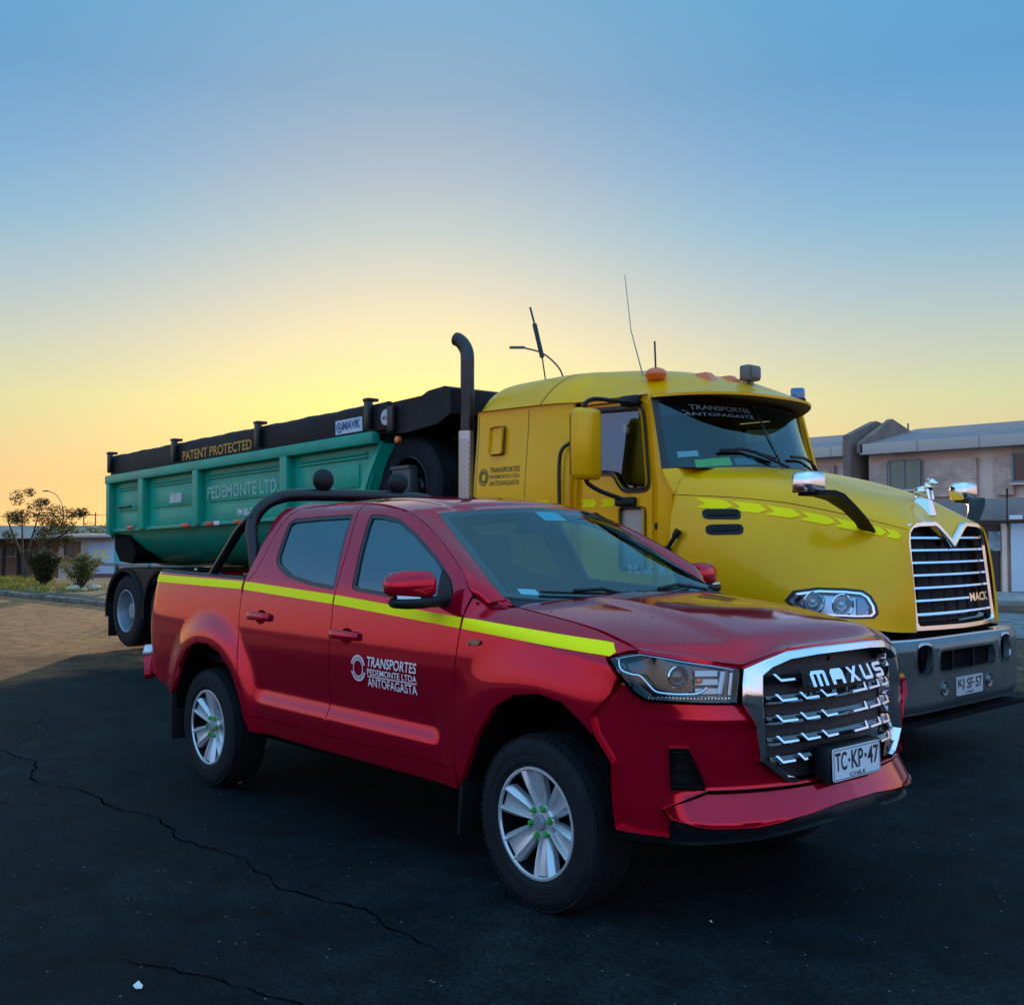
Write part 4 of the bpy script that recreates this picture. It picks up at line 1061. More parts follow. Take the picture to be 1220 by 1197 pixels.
for i, z0 in enumerate((1.592, 1.505, 1.418, 1.331, 1.243, 1.155, 1.062)):
    ye = float(np.interp(z0, [1.0, 1.35, 1.56, 1.63], [.572, .562, .550, .535]))
    mb = MB()
    for a, b in (((-ye, -.135), (.135, ye)) if i == 0 else (((-ye, .175),) if i == 5 else ((-ye, ye),))):
        yy = np.linspace(a, b, 12)
        rows = [[tuple(p) for p in GF(lf)(yy, z0+dz+0*yy)] for dz, lf in ((.008, -.055), (.013, -.018), (.011, .0), (-.003, .005), (-.011, -.006), (-.013, -.055))]
        mb.loft(rows)
    mb.build('grille_bar', CHROME, G, sharp=25)
for y in np.linspace(-.44, .44, 6):
    mb = MB(); zz = np.linspace(1.02, 1.60 if abs(y) > .12 else 1.50, 8); mb.loft([[tuple(p) for p in GF(-.065)(y-.005+0*zz, zz)], [tuple(p) for p in GF(-.045)(y+0*zz, zz)], [tuple(p) for p in GF(-.065)(y+.005+0*zz, zz)]]); mb.build('grille_upright', BLACKM, G)
mb = MB(); text_on(mb, 'MACK', GF(0.), (.365, 1.16), .36, .062, .02, 1, 1, .004); mb.build('grille_badge', CHROME, G, recalc=False)
MB().box((-.20, 0, .925), (.2, 1.25, .05)).build('grille_base', DARK, TK)
# bulldog-like ornament on the bonnet nose
mb = MB(); bx, bz = -.285, 1.835
mb.loft([[(bx-.09, -.06, bz-.04), (bx+.07, -.045, bz-.075), (bx+.07, .045, bz-.075), (bx-.09, .06, bz-.04)], [(bx-.05, -.03, bz+.055), (bx+.045, -.026, bz+.045), (bx+.045, .026, bz+.045), (bx-.05, .03, bz+.055)]], closed=True); mb.add([(bx-.05, -.03, bz+.055), (bx+.045, -.026, bz+.045), (bx+.045, .026, bz+.045), (bx-.05, .03, bz+.055)], [(0, 1, 2, 3)])
mb.ell((bx-.02, 0, bz+.105), (.055, .034, .040), 14).ell((bx+.03, 0, bz+.135), (.038, .036, .040), 14).ell((bx+.058, 0, bz+.165), (.034, .030, .030), 14).ell((bx+.088, 0, bz+.160), (.018, .024, .016), 10)
for y in (-.022, .022):
    mb.tube([(bx+.035, y, bz+.115), (bx+.045, y*1.25, bz+.08), (bx+.052, y*1.25, bz+.045)], [.016, .012, .012], 8).tube([(bx-.05, y, bz+.10), (bx-.062, y*1.2, bz+.075), (bx-.045, y*1.2, bz+.05)], [.020, .013, .012], 8).ell((bx+.045, y*1.3, bz+.19), (.010, .008, .012), 8)
mb.build('bonnet_ornament', CHROME, TK, sharp=60)
# ---- bumper
BPL = cr([(.03, 0), (.03, .5), (.015, .75), (-.03, .95), (-.12, 1.09), (-.26, 1.17), (-.45, 1.20), (-.75, 1.21)])
BPS = np.concatenate([[0], np.cumsum(np.hypot(*np.diff(BPL, axis=0).T))])
def BF(lift=0.):
    def fn(a, z):
        a = np.asarray(a, float); z = np.asarray(z, float); sg = np.where(a < 0, -1, 1); u = np.abs(a)
        x = np.interp(u, BPS, BPL[:, 0]); y = np.interp(u, BPS, BPL[:, 1])
        tx, ty = np.interp(u, BPS, np.gradient(BPL[:, 0], BPS)), np.interp(u, BPS, np.gradient(BPL[:, 1], BPS)); h = np.maximum(np.hypot(tx, ty), 1e-6)
        l = lift-.03*smooth(.86, .91, z)-.02*smooth(.46, .40, z)*0-.025*(1-smooth(.40, .47, z))
        return np.stack([x+ty/h*l, sg*(y-tx/h*l), z+0*x], -1)
    return fn
cen = rounded([(-.43, .815), (.43, .815), (.43, .665), (-.43, .665)], .055)
sid = rounded([(.52, .872), (.73, .872), (.73, .665), (.52, .665)], .085); sid2 = [(-a, b) for a, b in sid]
BP = panel('bumper', [(-1.62, .40), (1.62, .40), (1.62, .90), (-1.62, .90)], BF(), BUMPST, TK, step=.05, holes=[cen, sid, sid2], flange=.05)
panel('bumper_top', [(-1.62, .897), (1.62, .897), (1.62, .912), (-1.62, .912)], BF(.004), DCHROME, BP, step=.05, flange=.10)
for h_ in (cen, sid, sid2):
    panel('bumper_opening', inset(h_, -.02), BF(-.055), DARK, BP, step=.1, flange=0)
    panel('opening_rim', inset(h_, -.012), BF(.003), DCHROME, BP, holes=[inset(h_, .004)], step=.06, flange=.01)
for y in (-.20, .12): MB().box((-.0, y, .74), (.03, .012, .15)).build('opening_bar', BLACKM, BP)
for y in (-.365, .325):
    MB().lathe([(.0001, .008), (.020, .014), (.032, .004), (.040, .008), (.052, .010), (.055, .0)], (.03, y, .553), (1, 0, 0), 24).build('bumper_lamp', BUMPST, BP, sharp=30)
    MB().box((.044, y, .548), (.008, .03, .010)).build('lamp_glint', CHROME, BP)
for y in (-.59, .59): MB().lathe([(.05, 0), (.05, .02), (.03, .03)], (-.02, y, .80), (1, 0, 0), 14).box((-.02, y, .745), (.02, .02, .09)).build('tow_hook', DARK, BP)
pt = plate_fn((.040, 0.0, .548), 0)
PT = panel('number_plate', rounded([(-.205, -.066), (.205, -.066), (.205, .066), (-.205, .066)], .01), pt, mat('plate_weathered', (.42, .46, .48), .5, noise=(25, (.22, .25, .26), .5)), TK, step=.06, flange=.005)
mb = MB()
t1(mb, 'KJ', (-.135, .012), .095, .075, .012, pt); t1(mb, 'SF', (.0, .012), .090, .075, .012, pt); t1(mb, '57', (.138, .012), .092, .075, .012, pt)
mb.add([tuple(q) for q in pt(np.array([.062, .075, .075, .062]), np.array([.018, .018, .005, .005]))+np.array([.002, 0, 0])], [(0, 3, 2, 1)])
t1(mb, 'CHILE', (0, -.048), .13, .016, .003, pt); mb.build('plate_lettering', INK, PT, recalc=False)
# ---- cab, sleeper and roof
CABW = wall([(-1.70, 1.085), (-1.85, 1.115), (-2.1, 1.13), (-2.5, 1.14), (-2.9, 1.14)])
SLW = wall([(-2.80, 1.10), (-2.84, 1.16), (-2.92, 1.205), (-3.05, 1.235), (-3.25, 1.245), (-3.9, 1.245), (-4.02, 1.225), (-4.08, 1.17), (-4.10, 1.08)])
for s in (-1, 1):
    tw = [(-2.78, 2.655), (-2.11, 2.635), (-2.085, 2.55), (-2.005, 2.06), (-2.01, 2.0), (-2.05, 1.985), (-2.23, 1.985), (-2.28, 2.03), (-2.34, 2.115), (-2.40, 2.135), (-2.70, 2.14)]
    tw = rounded([(-2.68, 2.65)]+tw[1:-1]+[(-2.68, 2.14)], .03, 2)
    drp = [(-2.735, 1.10), (-2.735, 2.70), (-2.10, 2.70), (-2.055, 2.66), (-1.985, 2.30), (-1.935, 2.03), (-1.932, 1.10)]
    dr = panel('cab_door', drp, CABW(s), YEL, TK, step=.06, holes=[tw, rounded([(-2.285, 1.835), (-2.03, 1.835), (-2.03, 1.35), (-2.285, 1.35)], .03, 2)], flange=.03, flip=(s < 0))
    panel('cab_side', [(-2.82, 1.10), (-2.742, 1.10), (-2.742, 2.707), (-2.10, 2.707), (-2.048, 2.665), (-1.978, 2.30), (-1.928, 2.03), (-1.925, 1.10), (-1.765, 1.10), (-1.765, 1.94), (-1.80, 2.02), (-1.875, 2.12), (-1.90, 2.25), (-2.02, 2.74), (-2.82, 2.74)], CABW(s), YEL, TK, step=.06, flange=.03, flip=(s < 0))
    panel('door_glass', inset(tw, -.005), wall([(-1.7, 1.085), (-1.85, 1.115), (-2.1, 1.13), (-2.5, 1.14), (-2.9, 1.14)], -.02)(s), DOORG, dr, step=.1, flange=0, flip=(s < 0))
    panel('door_seal', inset(tw, -.03), wall([(-1.7, 1.085), (-1.85, 1.115), (-2.1, 1.13), (-2.5, 1.14), (-2.9, 1.14)], .003)(s), TRIM, dr, holes=[inset(tw, .012)], step=.08, flange=.01, flip=(s < 0))
    pw = rounded([(-2.285, 1.835), (-2.03, 1.835), (-2.03, 1.35), (-2.285, 1.35)], .03, 2)
    panel('lower_window', inset(pw, -.004), wall([(-1.7, 1.085), (-1.85, 1.115), (-2.1, 1.13), (-2.5, 1.14), (-2.9, 1.14)], -.012)(s), mat('lower_window_pane', (.30, .30, .24), .25, 0, 1), dr, step=.1, flange=0, flip=(s < 0))
    panel('lower_window_seal', inset(pw, -.012), wall([(-1.7, 1.085), (-1.85, 1.115), (-2.1, 1.13), (-2.5, 1.14), (-2.9, 1.14)], .003)(s), TRIM, dr, holes=[inset(pw, .012)], step=.08, flange=.01, flip=(s < 0))
    # chevrons on the door and sleeper
    for x0, x1, par in ((-2.725, -2.53, dr), (-2.50, -2.33, dr)):
        panel('reflective_chevron', [(x0, 1.915), (x1-.04, 1.915), (x1, 1.882), (x1-.04, 1.85), (x0, 1.85), (x0+.04, 1.882)], wall([(-1.7, 1.085), (-1.85, 1.115), (-2.1, 1.13), (-2.5, 1.14), (-2.9, 1.14)], .004)(s), CHEV, par, step=.1, flange=0, flip=(s < 0))
    SLP = [(-2.80, 1.10), (-4.10, 1.10), (-4.10, 2.755), (-2.80, 2.74)]
    sl_ = panel('sleeper_side', SLP, SLW(s), YEL, TK, step=.05, flange=.03, flip=(s < 0))
    SL2 = lambda l: (lambda x, z: SLW(s)(x, z)+np.array([0, s*l, 0]))
    panel('reflective_chevron', [(-3.32, 1.92), (-3.03, 1.915), (-2.99, 1.88), (-3.03, 1.85), (-3.32, 1.85)], SL2(.004), CHEV, sl_, step=.06, flange=0, flip=(s < 0))
    panel('locker_flap', rounded([(-3.775, 2.345), (-3.605, 2.345), (-3.605, 2.59), (-3.775, 2.59)], .02, 2), SL2(.022), YEL, sl_, step=.06, flange=.022, flip=(s < 0))
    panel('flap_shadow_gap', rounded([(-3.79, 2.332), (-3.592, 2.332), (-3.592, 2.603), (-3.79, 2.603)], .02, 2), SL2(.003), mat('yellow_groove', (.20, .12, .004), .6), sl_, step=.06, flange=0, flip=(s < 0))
    for x in (-3.31, -3.98):
        panel('panel_groove', [(x, 1.10), (x+.008, 1.10), (x+.008, 2.72), (x, 2.72)], SL2(.0015), mat('yellow_groove', (.20, .12, .004), .6), sl_, step=.1, flange=0, flip=(s < 0))
    mb = MB(); su = 1 if s < 0 else -1
    for tx, z, h, b in (('TRANSPORTES', 2.205, .048, .010), ('PEDEMONTE LTDA', 2.145, .034, .006), ('ANTOFAGASTA', 2.085, .044, .006)):
        text_on(mb, tx, SLW(s), (-3.58, z), .40, h, b, su, 1, .004)
    ex = -3.865 if s < 0 else -3.30
    for r0, r1 in ((.060, .068), (.030, .05)):
        aa = np.linspace(0, 6.283, 30); mb.loft([[tuple(p) for p in SL2(.004)(ex+r*np.cos(aa), 2.145+r*1.15*np.sin(aa))] for r in (r0, r1)])
    mb.build('sleeper_lettering', mat('dark_olive_lettering', (.10, .075, .01), .5), sl_, recalc=False)
    # joint between cab and sleeper, grab rail
    MB().box((-2.79, s*1.075, 1.92), (.035, .06, 1.62)).build('cab_gasket', DARK, TK)
    gp = cr([(-2.87, s*1.17, 1.50), (-2.87, s*1.24, 1.56), (-2.87, s*1.25, 1.9), (-2.87, s*1.25, 2.22), (-2.85, s*1.235, 2.34), (-2.80, s*1.18, 2.40)], 6)
    MB().tube([tuple(p) for p in gp], .016, 8).box((-2.79, s*1.15, 2.41), (.06, .05, .10), bev=.01).build('grab_rail', BLACKM, TK, sharp=60)
    # bonnet latch
    MB().tube([(-1.80, s*1.19, 1.42), (-1.74, s*1.20, 1.52)], .030, 10).tube([(-1.74, s*1.20, 1.52), (-1.665, s*1.185, 1.63)], .018, 8).tube([(-1.68, s*1.19, 1.605), (-1.65, s*1.18, 1.655)], .028, 10).build('bonnet_latch', BLACKP, TK, sharp=60)
    MB().box((-1.918, s*1.125, 1.69), (.018, .02, .05), bev=.004).build('door_hinge', BLACKM, TK)
for s in (-1, 1):                              # cowl corner between bonnet, pillar and door
    ce = [tuple(q) for q in CABW(s)(np.array([-1.765, -1.80, -1.84, -1.885]), np.array([1.93, 2.02, 2.075, 2.135]))]
    he_ = [tuple(q+np.array([-.004, 0, .004])) for q in bonT(s)(np.full(4, 5.0), np.array([2.95, 3.45, 3.85, 4.35]))]
    MB().loft([ce, [tuple((np.array(a)+np.array(b))/2+np.array([.006, s*.008, .008])) for a, b in zip(ce, he_)], he_]).build('cowl_corner', YEL, TK, sharp=60)
# roof cap with visor lip
RFX = cr([(-4.10, 2.76, 2.86), (-4.06, 2.755, 2.965), (-3.97, 2.75, 3.025), (-3.78, 2.75, 3.055), (-3.4, 2.745, 3.065), (-3.0, 2.742, 3.07), (-2.6, 2.74, 3.06), (-2.3, 2.735, 3.03), (-2.05, 2.735, 2.975), (-1.85, 2.735, 2.90), (-1.68, 2.735, 2.83), (-1.52, 2.735, 2.765)], 10)
RWX = cr([(-4.10, 1.03), (-4.06, 1.11), (-3.95, 1.17), (-3.8, 1.19), (-3.2, 1.19), (-2.95, 1.165), (-2.82, 1.10), (-2.72, 1.085), (-2.2, 1.075), (-1.95, 1.065), (-1.52, 1.05)], 10)
def troof(a, t):
    xf = -1.52-.50*np.abs(t)**2.6; xb = -4.10
    x = xb+(xf-xb)*a
    # stations follow the centre profile by a, so the visor lip curves back to the sides
    xc = xb+(-1.52-xb)*a
    ze, zt = np.interp(xc, RFX[:, 0], RFX[:, 1]), np.interp(xc, RFX[:, 0], RFX[:, 2])
    y = np.interp(x, RWX[:, 0], RWX[:, 1])
    tt = np.abs(t)
    z = ze+(zt-ze)*(1-tt**(6.5-2.8*smooth(-3.2, -2.2, xc)))
    z = z-.03*np.exp(-((xc+1.62)/.05)**2)*0
    return np.stack([x, y*np.sign(t)*np.where(tt < .999, tt**.92, 1), z], -1)
panel('cab_roof', [(0, -1), (1, -1), (1, 1), (0, 1)], troof, YEL, TK, step=.035, flange=.02, bstep=.02)
mb = MB(); tt = np.linspace(-1, 1, 41)                        # visor lip and underside, the shade beneath painted as darker yellow
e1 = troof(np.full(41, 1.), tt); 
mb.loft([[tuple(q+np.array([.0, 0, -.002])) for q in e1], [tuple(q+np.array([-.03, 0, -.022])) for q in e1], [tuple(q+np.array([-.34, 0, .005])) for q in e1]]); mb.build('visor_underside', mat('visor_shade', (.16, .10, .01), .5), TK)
aa = np.linspace(.43, .47, 3)
for s in (-1, 1):
    a_ = np.full(20, .445); t_ = np.linspace(s*.35, s*1.0, 20)
    q0 = troof(a_, t_); q1 = troof(a_+.0045, t_)
    n0 = np.array([0, 0, .003])
    MB().loft([[tuple(q+n0+np.array([0, s*.003, 0])) for q in q0], [tuple(q+n0+np.array([0, s*.003, 0])) for q in q1]]).build('roof_joint', mat('yellow_groove', (.2, .12, .004), .6), TK)
# windscreen
def TWS(t, b):
    tp = np.stack([-1.83-.20*np.abs(t)**2.4, t*1.02, 2.725+0*t], -1); bt = np.stack([-1.50-.40*np.abs(t)**2.4, t*1.05, 2.165-.055*t*t], -1)
    b_ = np.asarray(b)[:, None]; return tp+(bt-tp)*b_
wo = rounded([(-.995, .0), (.995, .0), (.995, 1.0), (-.995, 1.0)], .12, 5)
TW = panel('windscreen', inset(wo, .01), TWS, TRUCKGLASS, TK, step=.1, flange=0, flip=True)
panel('windscreen_seal', [(-1.03, -.02), (1.03, -.02), (1.03, 1.03), (-1.03, 1.03)], lambda t, b: TWS(t, b)+np.array([.004, 0, .003]), TRIM, TW, holes=[inset(wo, .025)], step=.06, flange=.01, flip=True)
panel('sun_band', [(-.99, .0), (.99, .0), (.99, .235), (-.99, .235)], lambda t, b: TWS(t, b)-np.array([.005, 0, .003]), mat('sun_band_film', (.004, .006, .012), .25), TW, step=.08, flange=0, flip=True)
mb = MB(); y0 = -.40
TFN = lambda t, b: TWS(t, 1-np.asarray(b))
text_on(mb, 'TRANSPORTES', TFN, (-.40, .875), .66, .070, .01, 1, 1, .006); text_on(mb, 'ANTOFAGASTA', TFN, (-.42, .775), .74, .045, .004, 1, 1, .006)
q = TWS(np.array([-.80, -.05, -.05, -.80]), np.array([.178, .178, .186, .186]))+np.array([.006, 0, .002]); mb.add([tuple(p) for p in q], [(0, 1, 2, 3)])
mb.build('windscreen_lettering', mat('dim_lettering', (.24, .28, .30), .5), TW, recalc=False)  # grey toned down, as if reflections lay over the letters
q0, q1 = TWS(np.full(6, -.006), np.linspace(0, 1, 6)), TWS(np.full(6, .022), np.linspace(0, 1, 6))
MB().loft([[tuple(p+np.array([.008, 0, .004])) for p in q0], [tuple(p+np.array([.008, 0, .004])) for p in q1]]).build('centre_divider', TRIM, TW)
panel('lime_sticker', [(-.80, .86), (-.53, .84), (-.53, .955), (-.80, .965)], lambda t, b: TWS(t, b)-np.array([.004, 0, 0]), LIMES, TW, step=.1, flange=0, flip=True)
panel('pale_sticker', [(-.90, .74), (-.76, .735), (-.76, .81), (-.90, .815)], lambda t, b: TWS(t, b)-np.array([.004, 0, 0]), PLATEW, TW, step=.1, flange=0, flip=True)
panel('blue_sticker', [(-.50, .86), (-.30, .85), (-.30, .945), (-.50, .955)], lambda t, b: TWS(t, b)-np.array([.004, 0, 0]), mat('blue_card', (.05, .22, .28), .5), TW, step=.1, flange=0, flip=True)
for t0, t1_, bb in ((-.62, -.10, .90), (.15, .80, .96)):
    bl = TWS(np.linspace(t0, t1_, 10), np.interp(np.linspace(0, 1, 10), [0, .4, 1], [bb-.13, bb-.15, bb-.02]))+np.array([.03, 0, .012])
    pv = TWS(np.array([t1_+.10]), np.array([1.02]))[0]+np.array([.04, 0, .02])
    MB().tube([tuple(p) for p in bl], .013, 8).tube([tuple(bl[5]+np.array([.01, 0, 0])), tuple(pv)], .012, 8).build('wiper', BLACKP, TK, sharp=60)
mb = MB(); ts = np.linspace(-1, 1, 21)
b0 = TWS(ts, np.full(21, 1.02)); mb.loft([[tuple(p) for p in b0], [tuple(p+np.array([.10, 0, -.01])) for p in b0], [tuple(p+np.array([.14, 0, -.2])) for p in b0]]); mb.build('cowl', BLACKP, TK)
# pillars between windscreen and door
for s in (-1, 1):
    zz = np.linspace(1.94, 2.735, 12)
    xd = np.interp(zz, [1.94, 2.02, 2.12, 2.25, 2.74], [-1.765, -1.80, -1.875, -1.90, -2.02])
    A = CABW(s)(xd, zz); bb = np.interp(zz, [2.11, 2.725], [1, 0])
    Bq = TWS(np.full(12, s*1.03), np.clip(bb, -.02, 1.04)); Bq[:, 2] = np.minimum(Bq[:, 2], 2.74)
    MB().loft([[tuple(p) for p in A], [tuple((p+q)/2+np.array([.012, s*.012, 0])) for p, q in zip(A, Bq)], [tuple(p) for p in Bq]]).build('windscreen_pillar', YEL, TK, sharp=0 or 60)
# cab interior and rear wall (with the far window open to the light)
mb = MB().box((-4.06, 0, 1.95), (.04, 2.3, 1.5)).box((-3.1, 0, 1.35), (2.0, 2.1, .06)); mb.build('cab_floor', DARK, TK)
mb = MB(); ys = np.linspace(-1.0, 1.0, 9); mb.loft([[(-1.62, y, 2.14) for y in ys], [(-1.95, y, 2.16) for y in ys], [(-2.15, y, 2.05) for y in ys], [(-2.10, y, 1.4) for y in ys]]); mb.build('dashboard', DASH, TK)
MB().box((-1.86, .02, 2.30), (.05, .20, .13), bev=.02).box((-1.86, .02, 2.19), (.03, .03, .10)).build('dash_camera', BLACKP, TK)
for y in (-.55, .55):
    MB().box((-2.65, y, 1.75), (.5, .5, .2), bev=.06).box((-2.92, y, 2.15), (.16, .5, .8), rot=(0, R_(-8), 0), bev=.06).box((-2.98, y, 2.5), (.12, .30, .2), bev=.04).build('seat', SEAT, TK, sharp=60)
MB().lathe([(.22+.016*math.cos(a), .016*math.sin(a)) for a in np.linspace(0, 2*math.pi, 9)[:-1]], (-2.22, .55, 2.12), (-.6, 0, .8), 28, closed=True).tube([(-2.22, .55, 2.12), (-2.0, .55, 1.85)], .03, 8).build('steering_wheel', BLACKP, TK)
# ---- door mirrors and bonnet mirrors
for s in (-1, 1):
    mx, my = -2.38, s*1.42
    mb = MB(); rows = []
    for z, k in ((2.06, .55), (2.075, .85), (2.11, 1.0), (2.34, 1.03), (2.58, 1.0), (2.615, .85), (2.63, .55)):
        rows.append([(mx+.075*k*math.copysign(abs(math.cos(a))**.6, math.cos(a))-.01, my+.135*(.6+.4*k)*math.copysign(abs(math.sin(a))**.55, math.sin(a)), z) for a in np.linspace(0, 2*math.pi, 29)[:-1]])
    mb.loft(rows, closed=True); m_ = 28; n0 = len(mb.v); mb.f += [tuple(range(m_)), tuple(range(n0-m_, n0))[::-1]]; mb.mi += [0, 0]
    MR = mb.build('door_mirror', YEL, TK, sharp=60)
    MB().add([(mx-.088, my-.11, 2.10), (mx-.088, my+.11, 2.10), (mx-.088, my+.11, 2.59), (mx-.088, my-.11, 2.59)], [(0, 1, 2, 3)]).build('mirror_glass', CHROME, MR)
    up = cr([(mx-.02, my, 2.60), (mx-.02, my-s*.0, 2.67), (mx+.02, my-s*.06, 2.71), (mx+.10, my-s*.18, 2.70), (mx+.2, s*1.14, 2.69)], 5)
    lo_ = cr([(mx-.02, my, 2.09), (mx-.0, my-s*.01, 2.03), (mx+.05, my-s*.10, 1.97), (mx+.14, s*1.16, 1.905)], 5)
    MB().tube([tuple(p) for p in up], .018, 8).box((mx+.19, s*1.115, 2.70), (.19, .07, .085), bev=.025).build('mirror_arm', BLACKP, MR, sharp=60)
    MB().tube([tuple(p) for p in lo_], .018, 8).box((mx+.17, s*1.15, 1.885), (.20, .07, .075), bev=.022).build('mirror_arm', BLACKP, MR, sharp=60)
    # bonnet mirror on its cranked arm
    base = bonT(s)(np.array([1.42]), np.array([2.95]))[0]
    ar = MB(); pth = [(-.50, s*1.16, 1.905), (-.43, s*1.12, 1.90), (-.38, s*1.06, 1.875), (-.34, s*.95, 1.80), (-.32, s*.84, 1.72), tuple(base)]
    rows = []
    for i, p in enumerate(pth):
        wv = (.11, .09, .07, .06, .055, .06)[i]; th = (.018, .02, .022, .022, .022, .02)[i]
        dy = Vector((0, s*.0, 1)) if i < 3 else Vector((0, s*.6, .8))
        rows.append([tuple(Vector(p)+Vector((a*wv, 0, 0))+dy*b*th) for a, b in ((-1, -1), (1, -1), (1, 1), (-1, 1))])
    ar.loft(rows, closed=True); ar.f += [(0, 1, 2, 3), tuple(len(ar.v)-4+i for i in (3, 2, 1, 0))]; ar.mi += [0, 0]
    AR = ar.build('bonnet_mirror', BLACKP, TK, sharp=40)
    hd_ = MB(); rows = []
    for z, k in ((1.905, .96), (1.915, 1.0), (1.99, 1.0), (2.025, .95), (2.045, .80), (2.052, .5)):
        rows.append([(-.53+.085*k*math.copysign(abs(math.cos(a))**.55, math.cos(a)), s*1.15+.125*k*math.copysign(abs(math.sin(a))**.55, math.sin(a)), z) for a in np.linspace(0, 2*math.pi, 29)[:-1]])
    hd_.loft(rows, closed=True); n0 = len(hd_.v); hd_.f += [tuple(range(28)), tuple(range(n0-28, n0))[::-1]]; hd_.mi += [0, 0]
    hd_.build('mirror_head', CHROME, AR, sharp=50)
# ---- exhaust stack with perforated shield
ex = -4.235; ey = -1.12
st = cr([(ex, ey, 1.4), (ex, ey, 2.4), (ex, ey, 3.1), (ex, ey, 3.28), (ex-.012, ey, 3.36), (ex-.05, ey-.01, 3.43), (ex-.10, ey-.02, 3.475), (ex-.135, ey-.025, 3.49)], 5)
ST = MB().tube([tuple(p) for p in st], .066, 20, caps=False).build('exhaust_stack', mat('exhaust_pipe', (.05, .05, .052), .3, .85, noise=(4, (.02, .02, .02), .6)), TK, sharp=60)
MB().tube([tuple(st[-1]+np.array([.02, 0, -.005])), tuple(st[-1]+np.array([.01, 0, -.003]))], .060, 16).build('stack_mouth', DARK, ST)
# perforated sheet: a curved shield with real holes
mb = MB(); nA, nZ = 22, 44
shm = mat('heat_shield', (.42, .43, .42), .3, .9)
for i in range(nA):
    for j in range(nZ):
        a0 = R_(-200)+R_(200)*i/nA; a1 = R_(-200)+R_(200)*(i+1)/nA; z0 = 1.5+1.10*j/nZ; z1 = 1.5+1.10*(j+1)/nZ
        r = .086
        if j >= nZ-3 or i in (0, nA-1, nA-2, nA-3):
            mb.add([(ex+r*math.cos(a), ey+r*math.sin(a), z) for a, z in ((a0, z0), (a1, z0), (a1, z1), (a0, z1))], [(0, 1, 2, 3)]); continue
        ca, cz = (a0+a1)/2, (z0+z1)/2
        out = [(a0, z0), (a1, z0), (a1, z1), (a0, z1)]; inn = [(ca+(a-ca)*.62, cz+(z-cz)*.62) for a, z in out]
        if (i+j) % 2: 
            vs = [(ex+r*math.cos(a), ey+r*math.sin(a), z) for a, z in out+inn]; mb.add(vs, [(q, (q+1) % 4, 4+(q+1) % 4, 4+q) for q in range(4)])
        else: mb.add([(ex+r*math.cos(a), ey+r*math.sin(a), z) for a, z in out], [(0, 1, 2, 3)])
mb.build('heat_shield', shm, ST, weld=True, sharp=60)
RA = [(-3.70, -.6, 3.03), (-3.755, -.6, 3.30), (-3.86, -.6, 3.63), (-3.92, -.6, 3.80)]
# ---- roof lamps, beacon, aerials
def rz(x, y):  # roof height
    a = np.clip((x+4.10)/2.58, 0, 1); return float(np.interp(-4.10+2.58*a, RFX[:, 0], RFX[:, 2]))-.03-.05*(abs(y)/.9)**3
MB().ell((-2.19, -.80, 2.945), (.10, .085, .055), 18).build('marker_lamp', AMBER, TK, sharp=60)
for y in (-.42, -.12, .10):
    x = -1.93-.05*abs(y)
    MB().loft([[(x-.11, y-.05, rz(x-.11, y)+.0), (x+.10, y-.06, rz(x+.1, y)+.0), (x+.10, y+.06, rz(x+.1, y)+.0), (x-.11, y+.05, rz(x-.11, y)+.0)], [(x-.09, y-.035, rz(x, y)+.062), (x+.02, y-.04, rz(x, y)+.058), (x+.02, y+.04, rz(x, y)+.058), (x-.09, y+.035, rz(x, y)+.062)]], closed=True).box((x-.04, y, rz(x, y)+.055), (.11, .075, .02), bev=.006).build('marker_lamp', AMBER, TK, sharp=50)
MB().box((-1.84, .02, 2.995), (.11, .17, .135), bev=.025).box((-1.84, .02, 2.90), (.03, .04, .10)).box((-1.78, .02, 2.995), (.012, .13, .095), bev=.008).build('work_lamp', mat('lamp_grey', (.12, .115, .105), .45, .2), TK, sharp=50)
bb_ = MB().lathe([(.075, 0), (.075, .02), (.068, .025)], (-1.98, .95, 2.845), (0, 0, 1), 24).build('beacon_base', BLACKP, TK)
MB().lathe([(.066, .02), (.068, .05), (.066, .10), (.060, .118), (.0001, .122)], (-1.98, .95, 2.845), (0, 0, 1), 24).build('beacon', mat('blue_lens', (.02, .12, .32), .12, 0, 1, .02), bb_, sharp=40)
MB().tube([(-2.19, -.80, 2.98), (-2.20, -.80, 3.22)], .008, 6).build('aerial', BLACKM, TK)
MB().tube([(-2.24, -.90, 2.92), (-2.30, -.98, 3.30), (-2.33, -1.02, 3.76)], [.006, .004, .003], 6).build('whip_aerial', mat('aerial_white', (.3, .3, .3), .5), TK)
MB().tube(RA[0:2], .007, 6).tube([RA[1], RA[2]], .022, 8).tube([RA[2], RA[3]], .010, 6).build('radio_aerial', BLACKM, TK)
# ---- chassis, tank, wheels
mb = MB().box((-4.2, .42, .80), (7.6, .10, .28)).box((-4.2, -.42, .80), (7.6, .10, .28)).box((-.6, 0, .62), (.8, 1.0, .5)).box((-1.0, 0, 1.3), (.9, .8, .8)).box((-.35, 0, 1.2), (.15, 1.0, .8)).box((-.45, 0, .33), (.9, 2.0, .03)).box((-1.9, 0, .8), (.3, 2.2, .8)).box((-6.0, 0, 1.05), (1.2, 1.0, .16)).box((-5.0, 0, .52), (.14, 2.2, .14)).box((-6.3, 0, .52), (.14, 2.2, .14)).box((-1.25, 0, .52), (.14, 2.0, .12))
mb.build('chassis', DARK, TK)
MB().lathe([(.0001, -.75), (.30, -.75), (.32, -.70), (.32, .70), (.30, .75), (.0001, .75)], (-3.0, -.92, .70), (1, 0, 0), 28).build('fuel_tank', ALLOY, TK, sharp=40)
